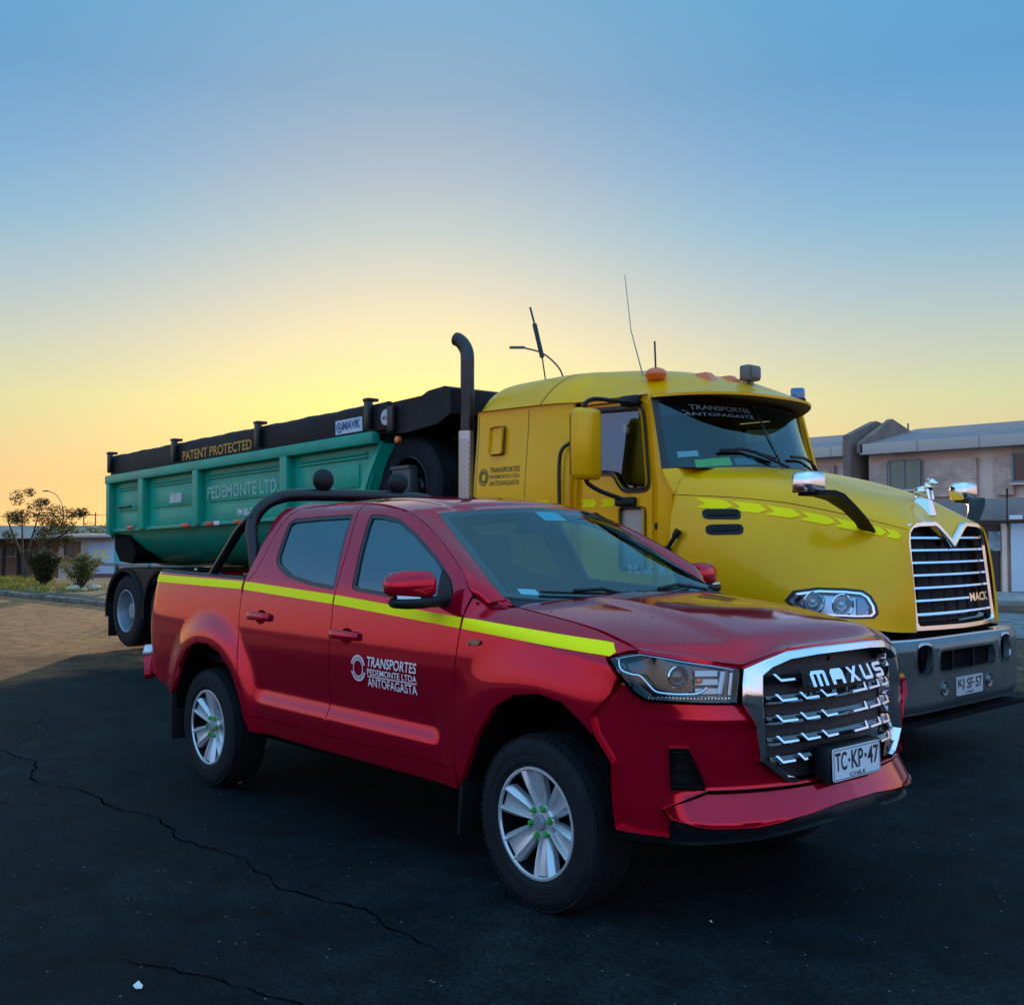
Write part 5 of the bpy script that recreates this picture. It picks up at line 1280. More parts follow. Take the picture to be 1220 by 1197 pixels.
def big_wheel(name, par, dual, R=.515, rimm=STEEL, front=False):
    wd = .14
    h = MB().lathe([(.0001, .05), (.10, .05), (.12, .03), (.14, -.02), (.14, -.15)], (0, 0, 0), (0, -1, 0), 24)
    W_ = h.build(name, rimm, par, sharp=40)
    pr = [(.29, -.12), (.33, -.138), (.40, -.142), (.46, -.135), (.495, -.12), (.515, -.095), (.515, -.055), (.503, -.05), (.503, -.04), (.515, -.035), (.515, .035), (.503, .04), (.503, .05), (.515, .055), (.515, .095), (.495, .12), (.46, .135), (.40, .142), (.33, .138), (.29, .12)]
    t = MB().lathe(pr, (0, 0, 0), (0, -1, 0), 56)
    if dual: t.lathe([(r, h_-.32) for r, h_ in pr], (0, 0, 0), (0, -1, 0), 56)
    t.build('tyre', RUBBER, W_, sharp=35)
    d0 = -.08 if not front else .06
    r = MB().lathe([(.302, .122), (.308, .132), (.300, .136), (.288, .128), (.280, .10), (.272, d0*.4), (.255, d0), (.19, d0-.03), (.15, d0-.02), (.13, .0)], (0, 0, 0), (0, -1, 0), 48)
    r.build('rim', rimm, W_, sharp=30)
    for k in range(10):
        a = 2*math.pi*k/10
        MB().lathe([(.018, d0-.03), (.017, d0+.01), (.0001, d0+.012)], (.167*math.cos(a), 0, .167*math.sin(a)), (0, -1, 0), 6).build('wheel_nut', BLACKM, W_)
    return W_
tw0 = big_wheel('wheel', TK, False, front=True)
tw0.location = (-1.25, -.98, .515)
c = copy_tree(tw0, TK); c.location = (-1.25, .98, .515); c.rotation_euler = (0, 0, math.pi)
td0 = big_wheel('wheel', TK, True)
for i, (x, s) in enumerate(((-5.0, -1), (-6.3, -1), (-5.0, 1), (-6.3, 1))):
    W_ = td0 if i == 0 else copy_tree(td0, TK)
    W_.location = (x, s*1.02, .515); W_.rotation_euler = (0, 0, 0 if s < 0 else math.pi)
# ================================================================== GREEN TIPPING TRAILER (own frame: x forward from the tail, right side at -y)
OUTC[0] = np.array([3.5, 0, 1.6])
_h = R_(1.0)
TR = thing('dump_trailer', 'long green tipper semi-trailer with black tarp side boards and white lettering', 'trailer',
           (-.274+math.cos(_h)*-12.4, 3.52+math.sin(_h)*-12.4, 0), (0, -R_(1.4), _h))
LBX = 6.95
def flat(y): return lambda x, z: np.stack([np.asarray(x)+0., y+0*np.asarray(x), np.asarray(z)+0.], -1)
# hull: cross-section lofted along the length, front end sloping
SEC = [(-1.20, 2.42), (-1.20, 1.72), (-1.13, 1.58), (-.98, 1.40), (-.72, 1.24), (-.40, 1.16), (0, 1.14)]
SEC = SEC+[(-y, z) for y, z in SEC[:-1][::-1]]
mb = MB(); rows = []
for x0, f in ((0.03, 0), (.5, 0), (3, 0), (5.5, 0), (6.4, 1)):
    rows.append([(x0+f*.55*(z-1.3)/1.1 if f else x0+.10*(z-1.14)*0, y, z) for y, z in SEC])
mb.loft(rows); n = len(SEC)
mb.f += [tuple(range(n)), tuple(range(4*n, 5*n))[::-1]]; mb.mi += [0, 0]
hull = mb.build('tipper_body', GREEN, TR, sharp=22)
# inner/floor darkness is closed by the tarp; top rail both sides
for s in (-1, 1):
    MB().box((3.45, s*1.255, 2.455), (6.95, .11, .125), bev=.018).build('top_rail', GREEN, hull)
    mb = MB().box((.06, s*1.235, 2.04), (.12, .13, .80), bev=.012); mb.build('corner_post', GREEN, hull)
    for x in (1.24, 2.93, 5.15):
        MB().box((x, s*1.25, 2.055), (.155, .11, .735), bev=.014).build('side_rib', GREEN, hull)
    mb = MB()                                                  # folded front end of the side wall
    mb.loft([[(6.40, s*1.20, 1.72), (6.60, s*1.20, 2.08), (6.85, s*1.20, 2.39)], [(6.55, s*1.23, 1.70), (6.75, s*1.23, 2.07), (6.98, s*1.23, 2.39)], [(6.62, s*1.10, 1.70), (6.82, s*1.10, 2.07), (7.05, s*1.10, 2.39)]])
    mb.build('front_fold', GREEN, hull)
    for x0, x1 in ((.14, 1.15), (1.33, 2.84), (3.02, 5.06), (5.24, 6.72)):
        mb = MB()
        mb.tube([(x0+.12, s*1.205, 2.315), (x1-.02, s*1.205, 2.315)], .014, 8).tube([(x0+.12, s*1.205, 2.275), (x1-.02, s*1.205, 2.275)], .014, 8)
        mb.build('pressed_ridge', GREEN, hull, sharp=60)
        zt = 2.235; xe = min(x1-.04, 6.55)
        MB().box(((x0+.16+xe)/2, s*1.206, 2.09), (xe-x0-.16, .022, .24), bev=.008).build('side_plate', GREEN, hull)
        MB().box(((x0+.16+xe)/2, s*1.206, 1.825), (xe-x0-.16, .022, .20), bev=.008).build('side_plate', GREEN, hull)
    MB().box((3.3, s*1.225, 1.695), (6.3, .06, .05), bev=.01).build('lower_rail', GREEN, hull)
    for x, w_, m in ((.80, .22, REDL), (2.57, .26, REDL), (3.24, .22, REDL), (3.45, .15, WHITEL), (4.03, .24, REDL), (4.25, .16, WHITEL), (5.6, .24, REDL), (5.82, .16, WHITEL)):
        MB().box((x, s*1.262, 1.695 if x > 1 else 1.72), (w_, .012, .052), bev=.003).build('reflector', m, hull)
    su = 1 if s < 0 else -1
    mb = MB(); 
    text_on(mb, 'PEDEMONTE LTD.', flat(s*1.218), (4.02, 2.09), 1.80, .165, .022, su, 1, .004)
    mb.build('side_lettering', mat('pale_lettering', (.20, .42, .36), .5), hull, recalc=False)
    mb = MB(); text_on(mb, 'PM 80-C', flat(s*1.218), (4.10, 1.81), .36, .085, .008, su, 1, .004); mb.build('code_lettering', WHITE, hull, recalc=False)
    MB().box((2.21, s*1.222, 2.075), (.36, .010, .13)).build('notice_plate', mat('notice_pale', (.50, .56, .53), .5, noise=(14, (.10, .13, .14), .9)), hull)
    MB().tube([(.30, s*1.235, 2.03), (.75, s*1.235, 2.03)], .014, 8).build('tarp_crank', BLACKM, hull)
MB().box((-.02, 0, 2.02), (.07, 2.44, .88), bev=.02).box((-.06, -.7, 2.0), (.05, .10, .8)).box((-.06, .7, 2.0), (.05, .10, .8)).box((-.06, 0, 2.0), (.05, .10, .8)).build('tail_door', GREEN, hull)
mb = MB()
mb.prism([(.0, 1.66), (.0, 1.42), (.18, 1.24), (.62, 1.20), (.75, 1.35), (.55, 1.62)], lambda x, z: (x, -1.16, z), lambda x, z: (x, 1.16, z)).build('tail_crossmember', DARK, TR)
# tarp boards, rolled tarp and front housing
for s in (-1, 1):
    mb = MB().box((3.60, s*1.235, 2.645), (7.05, .05, .255), bev=.012); mb.build('tarp_board', TARP, TR)
    mb = MB(); xs = np.linspace(.1, 7.1, 60)
    mb.tube([(x, s*1.20, 2.765+.004*math.sin(x*7)+.003*math.sin(x*17+1)) for x in xs], .05, 10); mb.build('rolled_tarp', TARP, TR, sharp=60)
    for x in (.16, 2.33, 4.58, 6.86):
        MB().box((x, s*1.30, 2.70), (.085, .07, .30), bev=.02).box((x, s*1.27, 2.845), (.10, .14, .035), bev=.01).build('tarp_bracket', BLACKM, TR)
    su = 1 if s < 0 else -1
    mb = MB(); text_on(mb, 'PATENT PROTECTED', flat(s*1.262), (3.43, 2.615), 1.86, .125, .016, su, 1, .004); mb.build('tarp_lettering', mat('orange_lettering', (.52, .25, .035), .55), TR, recalc=False)
    sx_ = 6.45 if s < 0 else 6.45
    sg = MB().box((sx_, s*1.266, 2.62), (.50, .010, .15)).build('maker_sign', mat('sign_pale', (.48, .56, .60), .5), TR)
    mb = MB(); text_on(mb, 'MAVK', flat(s*1.272), (sx_+su*.055, 2.63), .33, .092, .03, su, 1, .004)
    aa = np.linspace(0, 6.283, 22); 
    for r0, r1 in ((.040, .056), (.0, .022)):
        mb.loft([[(sx_-su*.175+r*math.cos(a), s*1.276, 2.615+r*math.sin(a)) for a in aa] for r in (r0, r1)])
    mb.build('sign_lettering', mat('sign_blue', (.03, .09, .26), .5), sg, recalc=False)
    dd = MB().lathe([(.0001, .012), (.080, .012), (.085, 0)], (7.12, s*1.262, 2.64), (0, s, 0), 24).build('round_badge', mat('badge_white', (.45, .47, .47), .5), TR)
    mb = MB(); text_on(mb, 'MACK', flat(s*1.276), (7.12, 2.635), .09, .035, .006, su, 1, .002); mb.build('badge_lettering', INK, dd, recalc=False)
mb = MB(); xs = np.linspace(0, 7.2, 30); ys = np.linspace(-1.2, 1.2, 9)   # load cover between the boards
mb.loft([[(x, y, 2.72+.05*math.cos(y*1.2)+.015*math.sin(x*5+y*2)) for y in ys] for x in xs]); mb.build('load_cover', TARP, TR, sharp=60)
mb = MB(); prof = [(6.95, 2.50), (6.95, 2.775), (7.15, 2.79), (7.66, 2.80), (7.76, 2.835), (8.02, 2.85), (8.10, 2.82), (8.10, 2.58), (7.9, 2.50), (7.4, 2.46)]
mb.prism(prof, lambda x, z: (x, -1.22, z), lambda x, z: (x, 1.22, z)); mb.build('tarp_housing', TARP, TR)
for s in (-1, 1): MB().box((7.20, s*1.255, 2.62), (.10, .05, .26), bev=.01).build('housing_bracket', BLACKM, TR)
mb = MB().loft([[(6.45, y, 1.30) for y in (-1.05, 1.05)], [(7.0, y, 2.5) for y in (-1.18, 1.18)]]); mb.build('front_wall', mat('dark_green_paint', (.006, .05, .04), .5), TR)
MB().lathe([(.035, -.02), (.035, .015), (.0001, .02)], (7.28, -1.24, 2.40), (0, -1, 0), 14).build('side_marker', AMBER, TR)
# spare wheel on the front frame, gear box
sw = big_wheel('spare_wheel', TR, False, rimm=BLACKM); sw.location = (7.28, -.98, 1.93)
mb = MB().box((7.25, -.78, 1.75), (1.0, .06, .10)).box((7.7, -.7, 1.9), (.10, .10, 1.1)).box((7.7, .7, 1.9), (.10, .10, 1.1)).box((7.55, 0, 2.4), (.3, 1.5, .1)); mb.build('spare_carrier', BLACKM, TR)
MB().box((7.30, -1.17, 2.0), (.30, .10, .26), bev=.015).box((7.30, -1.19, 2.12), (.31, .10, .03)).build('tool_box', mat('tool_box_grey', (.06, .07, .075), .45, .3), TR)
MB().lathe([(.0001, -.3), (.14, -.28), (.15, -.24), (.15, .24), (.14, .28), (.0001, .3)], (7.55, .2, 1.65), (0, 1, 0), 20).build('air_tank', BLACKM, TR)
# chassis, mudguards, axles
mb = MB().box((3.6, .45, 1.02), (7.2, .12, .22)).box((3.6, -.45, 1.02), (7.2, .12, .22)).box((7.1, 0, 1.05), (1.6, 1.0, .10))
for x in (.62, 1.93): mb.box((x, 0, .515), (.14, 2.1, .14)).box((x, .45, .75), (.3, .12, .4)).box((x, -.45, .75), (.3, .12, .4))
for x in (2.9, 4.2, 5.6): mb.box((x, 0, 1.0), (.12, 1.9, .10))
mb.build('chassis', DARK, TR)
for s in (-1, 1):
    for x in (.62, 1.93):
        mb = MB(); rows = []
        for r, y0, y1 in ((.63, .70, 1.29),):
            A = [R_(a) for a in np.linspace(-8, 188, 26)]
            def gp(a, rr): return (x+rr*math.cos(a)*1.03, rr*math.sin(a)*1.0+.515)
            rows = [[(gp(a, .60)[0], s*1.29, gp(a, .58)[1]) for a in A], [(gp(a, .63)[0], s*1.30, gp(a, .625)[1]) for a in A], [(gp(a, .635)[0], s*1.27, gp(a, .635)[1]) for a in A], [(gp(a, .63)[0], s*.72, gp(a, .63)[1]) for a in A]]
        mb.loft(rows); mb.build('mudguard', BLACKP, TR, sharp=40)
    mb = MB().prism([(.70, 1.135), (1.86, 1.135), (1.40, .82), (1.275, .60), (1.15, .82)], lambda x, z: (x, s*1.24, z), lambda x, z: (x, s*1.26, z)); mb.build('guard_filler', BLACKP, TR)
    MB().box((-.03, s*1.0, .38), (.02, .50, .50), bev=.006).build('mud_flap', BLACKP, TR)
    mb = MB().box((5.9, s*.75, .65), (.12, .12, .9)).box((5.9, s*.75, .22), (.30, .30, .03)); mb.build('landing_leg', BLACKM, TR)
MB().box((-.05, 0, 1.0), (.08, 2.3, .16), bev=.01).build('rear_bumper', BLACKM, TR)
for s in (-1, 1): MB().box((-.09, s*.95, 1.0), (.03, .30, .10), bev=.01).build('tail_light', REDL, TR)
sl = mat('silver_knob', (.5, .5, .48), .3, .8)
MB().ell((2.35, -1.0, 1.10), (.03, .03, .035), 12).build('air_valve', sl, TR)
wt = big_wheel('wheel', TR, True)
for i, (x, s) in enumerate(((.62, -1), (1.93, -1), (.62, 1), (1.93, 1))):
    W_ = wt if i == 0 else copy_tree(wt, TR)
    W_.location = (x, s*1.12, .515+.02-.0245*x); W_.rotation_euler = (0, R_(1.4), 0 if s < 0 else math.pi)
# ================================================================== GROUND
def gz(x): return -1.0*smooth(-37, -54, np.asarray(x, float))
def sheet(name, poly, m, lift, step=4.0, kind='structure'):
    return setp(panel(name, poly, lambda x, y: np.stack([x, y, gz(x)+lift], -1), m, None, step=step, flange=0), kind=kind)
def ground_mat(name, stops, sc1, rough, bump_s, speck=None, spec=.4, dirt=None):
    m = bpy.data.materials.new(name); m.use_nodes = True; t = m.node_tree; b = t.nodes['Principled BSDF']
    N = t.nodes.new; Lk = t.links.new
    geo = N('ShaderNodeNewGeometry')
    n1 = N('ShaderNodeTexNoise'); n1.inputs['Scale'].default_value = sc1; n1.inputs['Detail'].default_value = 8; n1.inputs['Roughness'].default_value = .62
    Lk(geo.outputs['Position'], n1.inputs[0])
    r = N('ShaderNodeValToRGB')
    for i, (p, c) in enumerate(stops):
        e = r.color_ramp.elements[i] if i < 2 else r.color_ramp.elements.new(p)
        e.position = p; e.color = (*c, 1)
    Lk(n1.outputs[0], r.inputs[0]); col = r.outputs[0]
    nf = N('ShaderNodeTexNoise'); nf.inputs['Scale'].default_value = 48; nf.inputs['Detail'].default_value = 5; nf.inputs['Roughness'].default_value = .7; Lk(geo.outputs['Position'], nf.inputs[0])
    mr = N('ShaderNodeMapRange'); mr.inputs[1].default_value = .32; mr.inputs[2].default_value = .68; mr.inputs[3].default_value = .25; mr.inputs[4].default_value = 2.1; Lk(nf.outputs[0], mr.inputs[0])
    if dirt:   # a dusty, worn area: (x position range, colour)
        sx_ = N('ShaderNodeSeparateXYZ'); Lk(geo.outputs['Position'], sx_.inputs[0])
        n2 = N('ShaderNodeTexNoise'); n2.inputs['Scale'].default_value = .55; n2.inputs['Detail'].default_value = 7; Lk(geo.outputs['Position'], n2.inputs[0])
        ad = N('ShaderNodeMath'); ad.operation = 'MULTIPLY_ADD'; ad.inputs[1].default_value = 9; Lk(n2.outputs[0], ad.inputs[0]); Lk(sx_.outputs[0], ad.inputs[2])
        m2 = N('ShaderNodeMapRange'); m2.inputs[1].default_value = dirt[0]; m2.inputs[2].default_value = dirt[1]; m2.inputs[3].default_value = .85; m2.inputs[4].default_value = 0; Lk(ad.outputs[0], m2.inputs[0])
        md = N('ShaderNodeMix'); md.data_type = 'RGBA'; Lk(m2.outputs[0], md.inputs[0]); Lk(col, md.inputs[6]); md.inputs[7].default_value = (*dirt[2], 1); col = md.outputs[2]
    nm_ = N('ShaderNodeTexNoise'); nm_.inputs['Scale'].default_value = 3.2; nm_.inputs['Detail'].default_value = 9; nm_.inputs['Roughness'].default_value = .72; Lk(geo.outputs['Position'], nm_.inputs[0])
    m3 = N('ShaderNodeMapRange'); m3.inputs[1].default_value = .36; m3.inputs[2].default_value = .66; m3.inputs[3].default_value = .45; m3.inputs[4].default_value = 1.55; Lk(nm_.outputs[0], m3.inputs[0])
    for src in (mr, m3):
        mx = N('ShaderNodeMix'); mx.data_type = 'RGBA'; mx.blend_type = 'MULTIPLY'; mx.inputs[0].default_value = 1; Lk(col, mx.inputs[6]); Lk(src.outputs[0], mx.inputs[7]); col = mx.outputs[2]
    if speck:
        v = N('ShaderNodeTexVoronoi'); v.inputs['Scale'].default_value = speck[0]; Lk(geo.outputs['Position'], v.inputs[0])
        lt = N('ShaderNodeMath'); lt.operation = 'LESS_THAN'; lt.inputs[1].default_value = speck[1]; Lk(v.outputs['Distance'], lt.inputs[0])
        wn = N('ShaderNodeTexWhiteNoise'); Lk(v.outputs['Position'], wn.inputs[0])
        gt = N('ShaderNodeMath'); gt.operation = 'GREATER_THAN'; gt.inputs[1].default_value = speck[2]; Lk(wn.outputs[0], gt.inputs[0])
        ml = N('ShaderNodeMath'); ml.operation = 'MULTIPLY'; Lk(lt.outputs[0], ml.inputs[0]); Lk(gt.outputs[0], ml.inputs[1])
        ms = N('ShaderNodeMix'); ms.data_type = 'RGBA'; Lk(ml.outputs[0], ms.inputs[0]); Lk(col, ms.inputs[6]); ms.inputs[7].default_value = (*speck[3], 1); col = ms.outputs[2]
    Lk(col, b.inputs['Base Color']); b.inputs['Specular IOR Level'].default_value = spec
    rr = N('ShaderNodeMapRange'); rr.inputs[1].default_value = .35; rr.inputs[2].default_value = .7; rr.inputs[3].default_value = rough[0]; rr.inputs[4].default_value = rough[1]; Lk(n1.outputs[0], rr.inputs[0]); Lk(rr.outputs[0], b.inputs['Roughness'])
    nb = N('ShaderNodeTexNoise'); nb.inputs['Scale'].default_value = 55; nb.inputs['Detail'].default_value = 5; nb.inputs['Roughness'].default_value = .75; Lk(geo.outputs['Position'], nb.inputs[0])
    bp = N('ShaderNodeBump'); bp.inputs['Strength'].default_value = bump_s; bp.inputs['Distance'].default_value = .02; Lk(nb.outputs[0], bp.inputs['Height']); Lk(bp.outputs[0], b.inputs['Normal'])
    return m
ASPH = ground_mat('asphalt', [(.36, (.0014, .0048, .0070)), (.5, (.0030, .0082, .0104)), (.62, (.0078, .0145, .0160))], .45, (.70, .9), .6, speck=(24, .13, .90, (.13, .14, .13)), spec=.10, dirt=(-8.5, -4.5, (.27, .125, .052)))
DIRT = ground_mat('dirt', [(.3, (.045, .030, .020)), (.5, (.085, .058, .038)), (.7, (.14, .098, .065))], .3, (.8, .95), .8, spec=.1)
ROADM = ground_mat('road', [(.3, (.10, .11, .12)), (.7, (.16, .17, .18))], .2, (.6, .8), .3, spec=.3)
PAVE = ground_mat('pavement', [(.3, (.22, .22, .21)), (.7, (.32, .31, .29))], .5, (.7, .9), .3)
SOIL = ground_mat('soil', [(.3, (.05, .04, .028)), (.6, (.10, .08, .05)), (.75, (.16, .13, .09))], 1.1, (.85, .95), .9)
B_ = 3500
gx = [-B_, -400, -150]+list(np.arange(-100, -30, 3.))+[-20, 0, 50, 200, 800, B_]; gy = [-B_, -500, -100, -20, 0, 20, 60, 120, 400, B_]
mb = MB(); mb.loft([[(x, y, float(gz(x))-.012) for y in gy] for x in gx]); setp(mb.build('ground', DIRT, None, sharp=60), kind='structure')
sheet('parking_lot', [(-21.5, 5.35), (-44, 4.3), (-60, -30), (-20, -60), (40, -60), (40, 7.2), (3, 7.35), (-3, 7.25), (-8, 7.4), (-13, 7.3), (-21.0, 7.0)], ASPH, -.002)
sheet('street', [(-21, 13.6), (40, 12.2), (40, 19.2), (-21, 18.4)], ROADM, -.004)
sheet('far_street', [(-46.5, -60), (-54.5, -60), (-54.5, 60), (-46.5, 60)], ROADM, -.004)
sheet('pavement', [(-34, 21.3), (40, 20.6), (40, 27.3), (-34, 27.3)], PAVE, .008)
mb = MB().box((3, 21.0, .05), (74, .22, .14), rot=(0, 0, R_(-.55)), bev=.02); setp(mb.build('kerb', mat('kerb_concrete', (.26, .26, .25), .8, noise=(2, (.14, .13, .12), .6)), None), kind='structure')
# planted verge with its worn kerb
verge = [(-44.5, 4.6), (-30, 5.0), (-22.0, 5.45), (-19.5, 5.9), (-19.0, 8.0), (-21, 10.2), (-36, 9.9), (-45.5, 8.6)]
setp(panel('verge', verge, lambda x, y: np.stack([x, y, gz(x)+.10+.03*np.sin(x*1.3)*np.sin(y*1.7)], -1), SOIL, None, step=.5, flange=.12), kind='structure')
kp = [(-44.5, 4.5), (-36, 4.72), (-30, 4.9), (-26, 5.12), (-22.0, 5.35), (-20.2, 5.6), (-19.3, 6.2), (-18.9, 7.2), (-18.9, 8.1), (-20, 9.6)]
kp = resample(kp, .9, False); random.seed(3); mb = MB()
for a, b in zip(kp[:-1], kp[1:]):
    ang = math.atan2(b[1]-a[1], b[0]-a[0]); l = math.hypot(b[0]-a[0], b[1]-a[1])
    mb.box(((a[0]+b[0])/2, (a[1]+b[1])/2, float(gz(a[0]))+.045+random.uniform(-.035, .012)), (l*random.uniform(.80, .985), .16, .15), rot=(random.uniform(-.10, .10), random.uniform(-.03, .03), ang+random.uniform(-.05, .05)), bev=.035)
setp(mb.build('kerb', mat('kerb_worn', (.13, .115, .095), .9, noise=(4, (.045, .04, .034), .85), bump=(18, .5)), None), kind='structure')
# cracks in the asphalt
CRK = mat('crack_fill', (.0008, .0012, .0016), 1.0, spec=0)
def crack(pts, wd, seed):
    random.seed(seed); P = resample(pts, .06, False); mb = MB(); L = []; R = []
    ox = oy = 0
    for i, p in enumerate(P):
        ox = ox*.82+random.uniform(-.02, .02); oy = oy*.82+random.uniform(-.02, .02)
        q = P[min(i+1, len(P)-1)]; o = P[max(i-1, 0)]; t = np.array([q[0]-o[0], q[1]-o[1]]); t /= max(np.linalg.norm(t), 1e-6)
        w_ = wd*.42*random.uniform(.35, 1.25)*min(1, i/6+.15, (len(P)-1-i)/6+.15)
        L.append((p[0]+ox-t[1]*w_, p[1]+oy+t[0]*w_, .0025)); R.append((p[0]+ox+t[1]*w_, p[1]+oy-t[0]*w_, .0025))
    mb.loft([L, R]); setp(mb.build('asphalt_crack', CRK, None, recalc=False), kind='structure')
def on_ground(px, py):
    d = _f+_r*((px-610)/FPX)-_u*((py-598.5)/FPX); t = -CAM[2]/d.z; return (CAM[0]+d.x*t, CAM[1]+d.y*t)
crack([(-6.2, -1.9), (-5.22, -1.59), (-4.6, -1.55), (-4.0, -1.72), (-3.4, -1.55), (-3.03, -1.59), (-2.6, -1.48), (-2.1, -1.6), (-1.5, -1.5), (-1.04, -1.57), (-.5, -1.45), (.1, -1.5)], .013, 1)
crack([(-3.03, -1.59), (-3.4, -2.0), (-3.9, -2.2), (-4.5, -2.75)], .007, 2)
crack([(-.75, -2.55), (-.15, -2.25), (.35, -2.1), (.9, -1.7), (1.4, -1.62)], .009, 3)
crack([(-7.5, -.4), (-6.6, -.9), (-5.9, -1.0), (-5.22, -1.59)], .006, 5)
crack([(2.2, 2.2), (1.2, 3.0), (.4, 3.6), (-.5, 4.6)], .007, 6)
# ------------------------------------------------------------------ litter and stones
def scrap(x, y, s, seed, label):
    random.seed(seed); mb = MB(); n = 5
    pts = [(x+s*math.cos(a)*random.uniform(.6, 1.2), y+s*.6*math.sin(a)*random.uniform(.6, 1.2), .004+random.uniform(.001, .014)) for a in np.linspace(0, 6.283, n+1)[:-1]]
    pts2 = [(a, b, c+.0025) for a, b, c in pts]
    mb.add(pts+pts2, [tuple(range(n))[::-1], tuple(range(n, 2*n))]+[(i, (i+1) % n, n+(i+1) % n, n+i) for i in range(n)])
    setp(mb.build('paper_scrap', mat('paper', (.62, .64, .60), .7), None, sharp=0), label, 'litter')
p = on_ground(165, 1178); scrap(p[0], p[1], .036, 4, 'torn scrap of pale paper on the dark asphalt at the bottom left')
p = on_ground(847, 1101); scrap(p[0], p[1], .008, 6, 'tiny white paper bit on the asphalt below the red front bumper')
def stone(x, y, s, seed, label, m, z=0., group=None):
    random.seed(seed); bm = bmesh.new(); bmesh.ops.create_icosphere(bm, subdivisions=2, radius=1)
    for v in bm.verts:
        k = 1+.18*math.sin(v.co.x*3+seed)+.15*math.cos(v.co.y*4+seed*2); v.co = Vector((x+v.co.x*s*k, y+v.co.y*s*.8*k, z+max(-.2, v.co.z)*s*.55*k+s*.1))
    me = bpy.data.meshes.new('stone'); bm.to_mesh(me); bm.free(); me.polygons.foreach_set('use_smooth', [True]*len(me.polygons))
    setp(link('stone', me, m, None), label, 'stone', group)
STN = mat('pale_stone', (.42, .38, .31), .85, noise=(8, (.26, .22, .17), .6))
for i, (px, py, s, lb) in enumerate(((88, 707, .20, 'flat pale stone lying on the verge left of the trailer wheel, nearest the bushes'), (101, 708, .13, 'small pale stone between the two flat stones on the verge'), (113, 706, .24, 'long pale stone on the verge nearest the trailer wheel'))):
    p = on_ground(px, py); stone(p[0], p[1], s, i+2, lb, STN, .10, 'pale stones on the verge')
# ------------------------------------------------------------------ plants
def leaves(mb, c, rad, n, s, seed, flat_=.8, mi=0, up=.0):
    rng = np.random.default_rng(seed)
    d = rng.normal(size=(n, 3)); d /= np.linalg.norm(d, axis=1)[:, None]; r = rng.random(n)**.45
    P = np.array(c)+d*r[:, None]*np.array(rad)
    for p, q in zip(P, rng.normal(size=(n, 6))):
        a = Vector(q[:3]).normalized(); a.z = a.z*flat_+up; b = a.cross(Vector(q[3:])).normalized(); l = s*(.7+.6*abs(q[0])/2)
        p = Vector(p); mb.add([p-a*l, p+b*l*.38, p+a*l, p-b*l*.38], [(0, 1, 2, 3)], mi)
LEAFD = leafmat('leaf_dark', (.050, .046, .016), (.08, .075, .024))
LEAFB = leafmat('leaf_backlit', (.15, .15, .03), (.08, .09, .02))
DRYB = mat('dry_flower', (.30, .17, .13), .8, noise=(4, (.42, .30, .24), .6))
BARK = mat('bark', (.05, .038, .028), .9, noise=(12, (.09, .07, .05), .7))
tr = thing('small_tree', 'slender tree with an open crown standing behind the verge at the far left', 'tree', (-35.2, 7.75, .08))
mb = MB(); random.seed(2)
E1 = Vector((.66, .75, 0))                       # across the view
def tp(a, h, b=0): v = E1*a+Vector((-.75, .66, 0))*b; return (v.x, v.y, h)
for st_, pts in enumerate(([tp(-.05, 0), tp(-.10, .9), tp(-.12, 1.7), tp(-.15, 2.4)], [tp(.05, 0), tp(.25, .8), tp(.55, 1.4), tp(.95, 1.9)], [tp(.0, .1), tp(.08, 1.0), tp(.30, 1.8), tp(.45, 2.4)], [tp(.25, .8), tp(.75, 1.3), tp(1.35, 1.65), tp(1.75, 2.05)], [tp(-.1, .9), tp(-.3, 1.3), tp(-.55, 1.9), tp(-.62, 2.1)])):
    c = cr(pts, 5); mb.tube([tuple(q) for q in c], list(np.linspace(.055, .014, len(c))), 7)
mb.build('trunk', BARK, tr, sharp=60)
mb = MB()
cl = [(-.62, 2.2, .28, .2), (-.72, 1.55, .25, .22), (-.15, 2.85, .22, .28), (.0, 2.25, .42, .2), (.35, 2.55, .38, .24), (.55, 2.15, .35, .2), (.85, 2.0, .36, .25), (1.1, 2.35, .34, .25), (1.25, 1.9, .36, .24), (1.6, 2.3, .36, .2), (1.9, 2.35, .22, .16), (.75, 1.5, .33, .25), (1.15, 1.35, .28, .2), (1.45, 1.45, .22, .14), (-.3, 2.05, .28, .15), (.35, 1.7, .22, .18), (-.05, 3.05, .16, .14), (.55, 2.72, .2, .14)]
for i, (a, h, rx, rz_) in enumerate(cl):
    v = tp(a, h, random.uniform(-.4, .4)); leaves(mb, v, (rx*1.2, rx*1.2, rz_*1.15), int(300*rx/.3), .05, i+10)
mb.build('crown', LEAFD, tr, recalc=False, sharp=0)
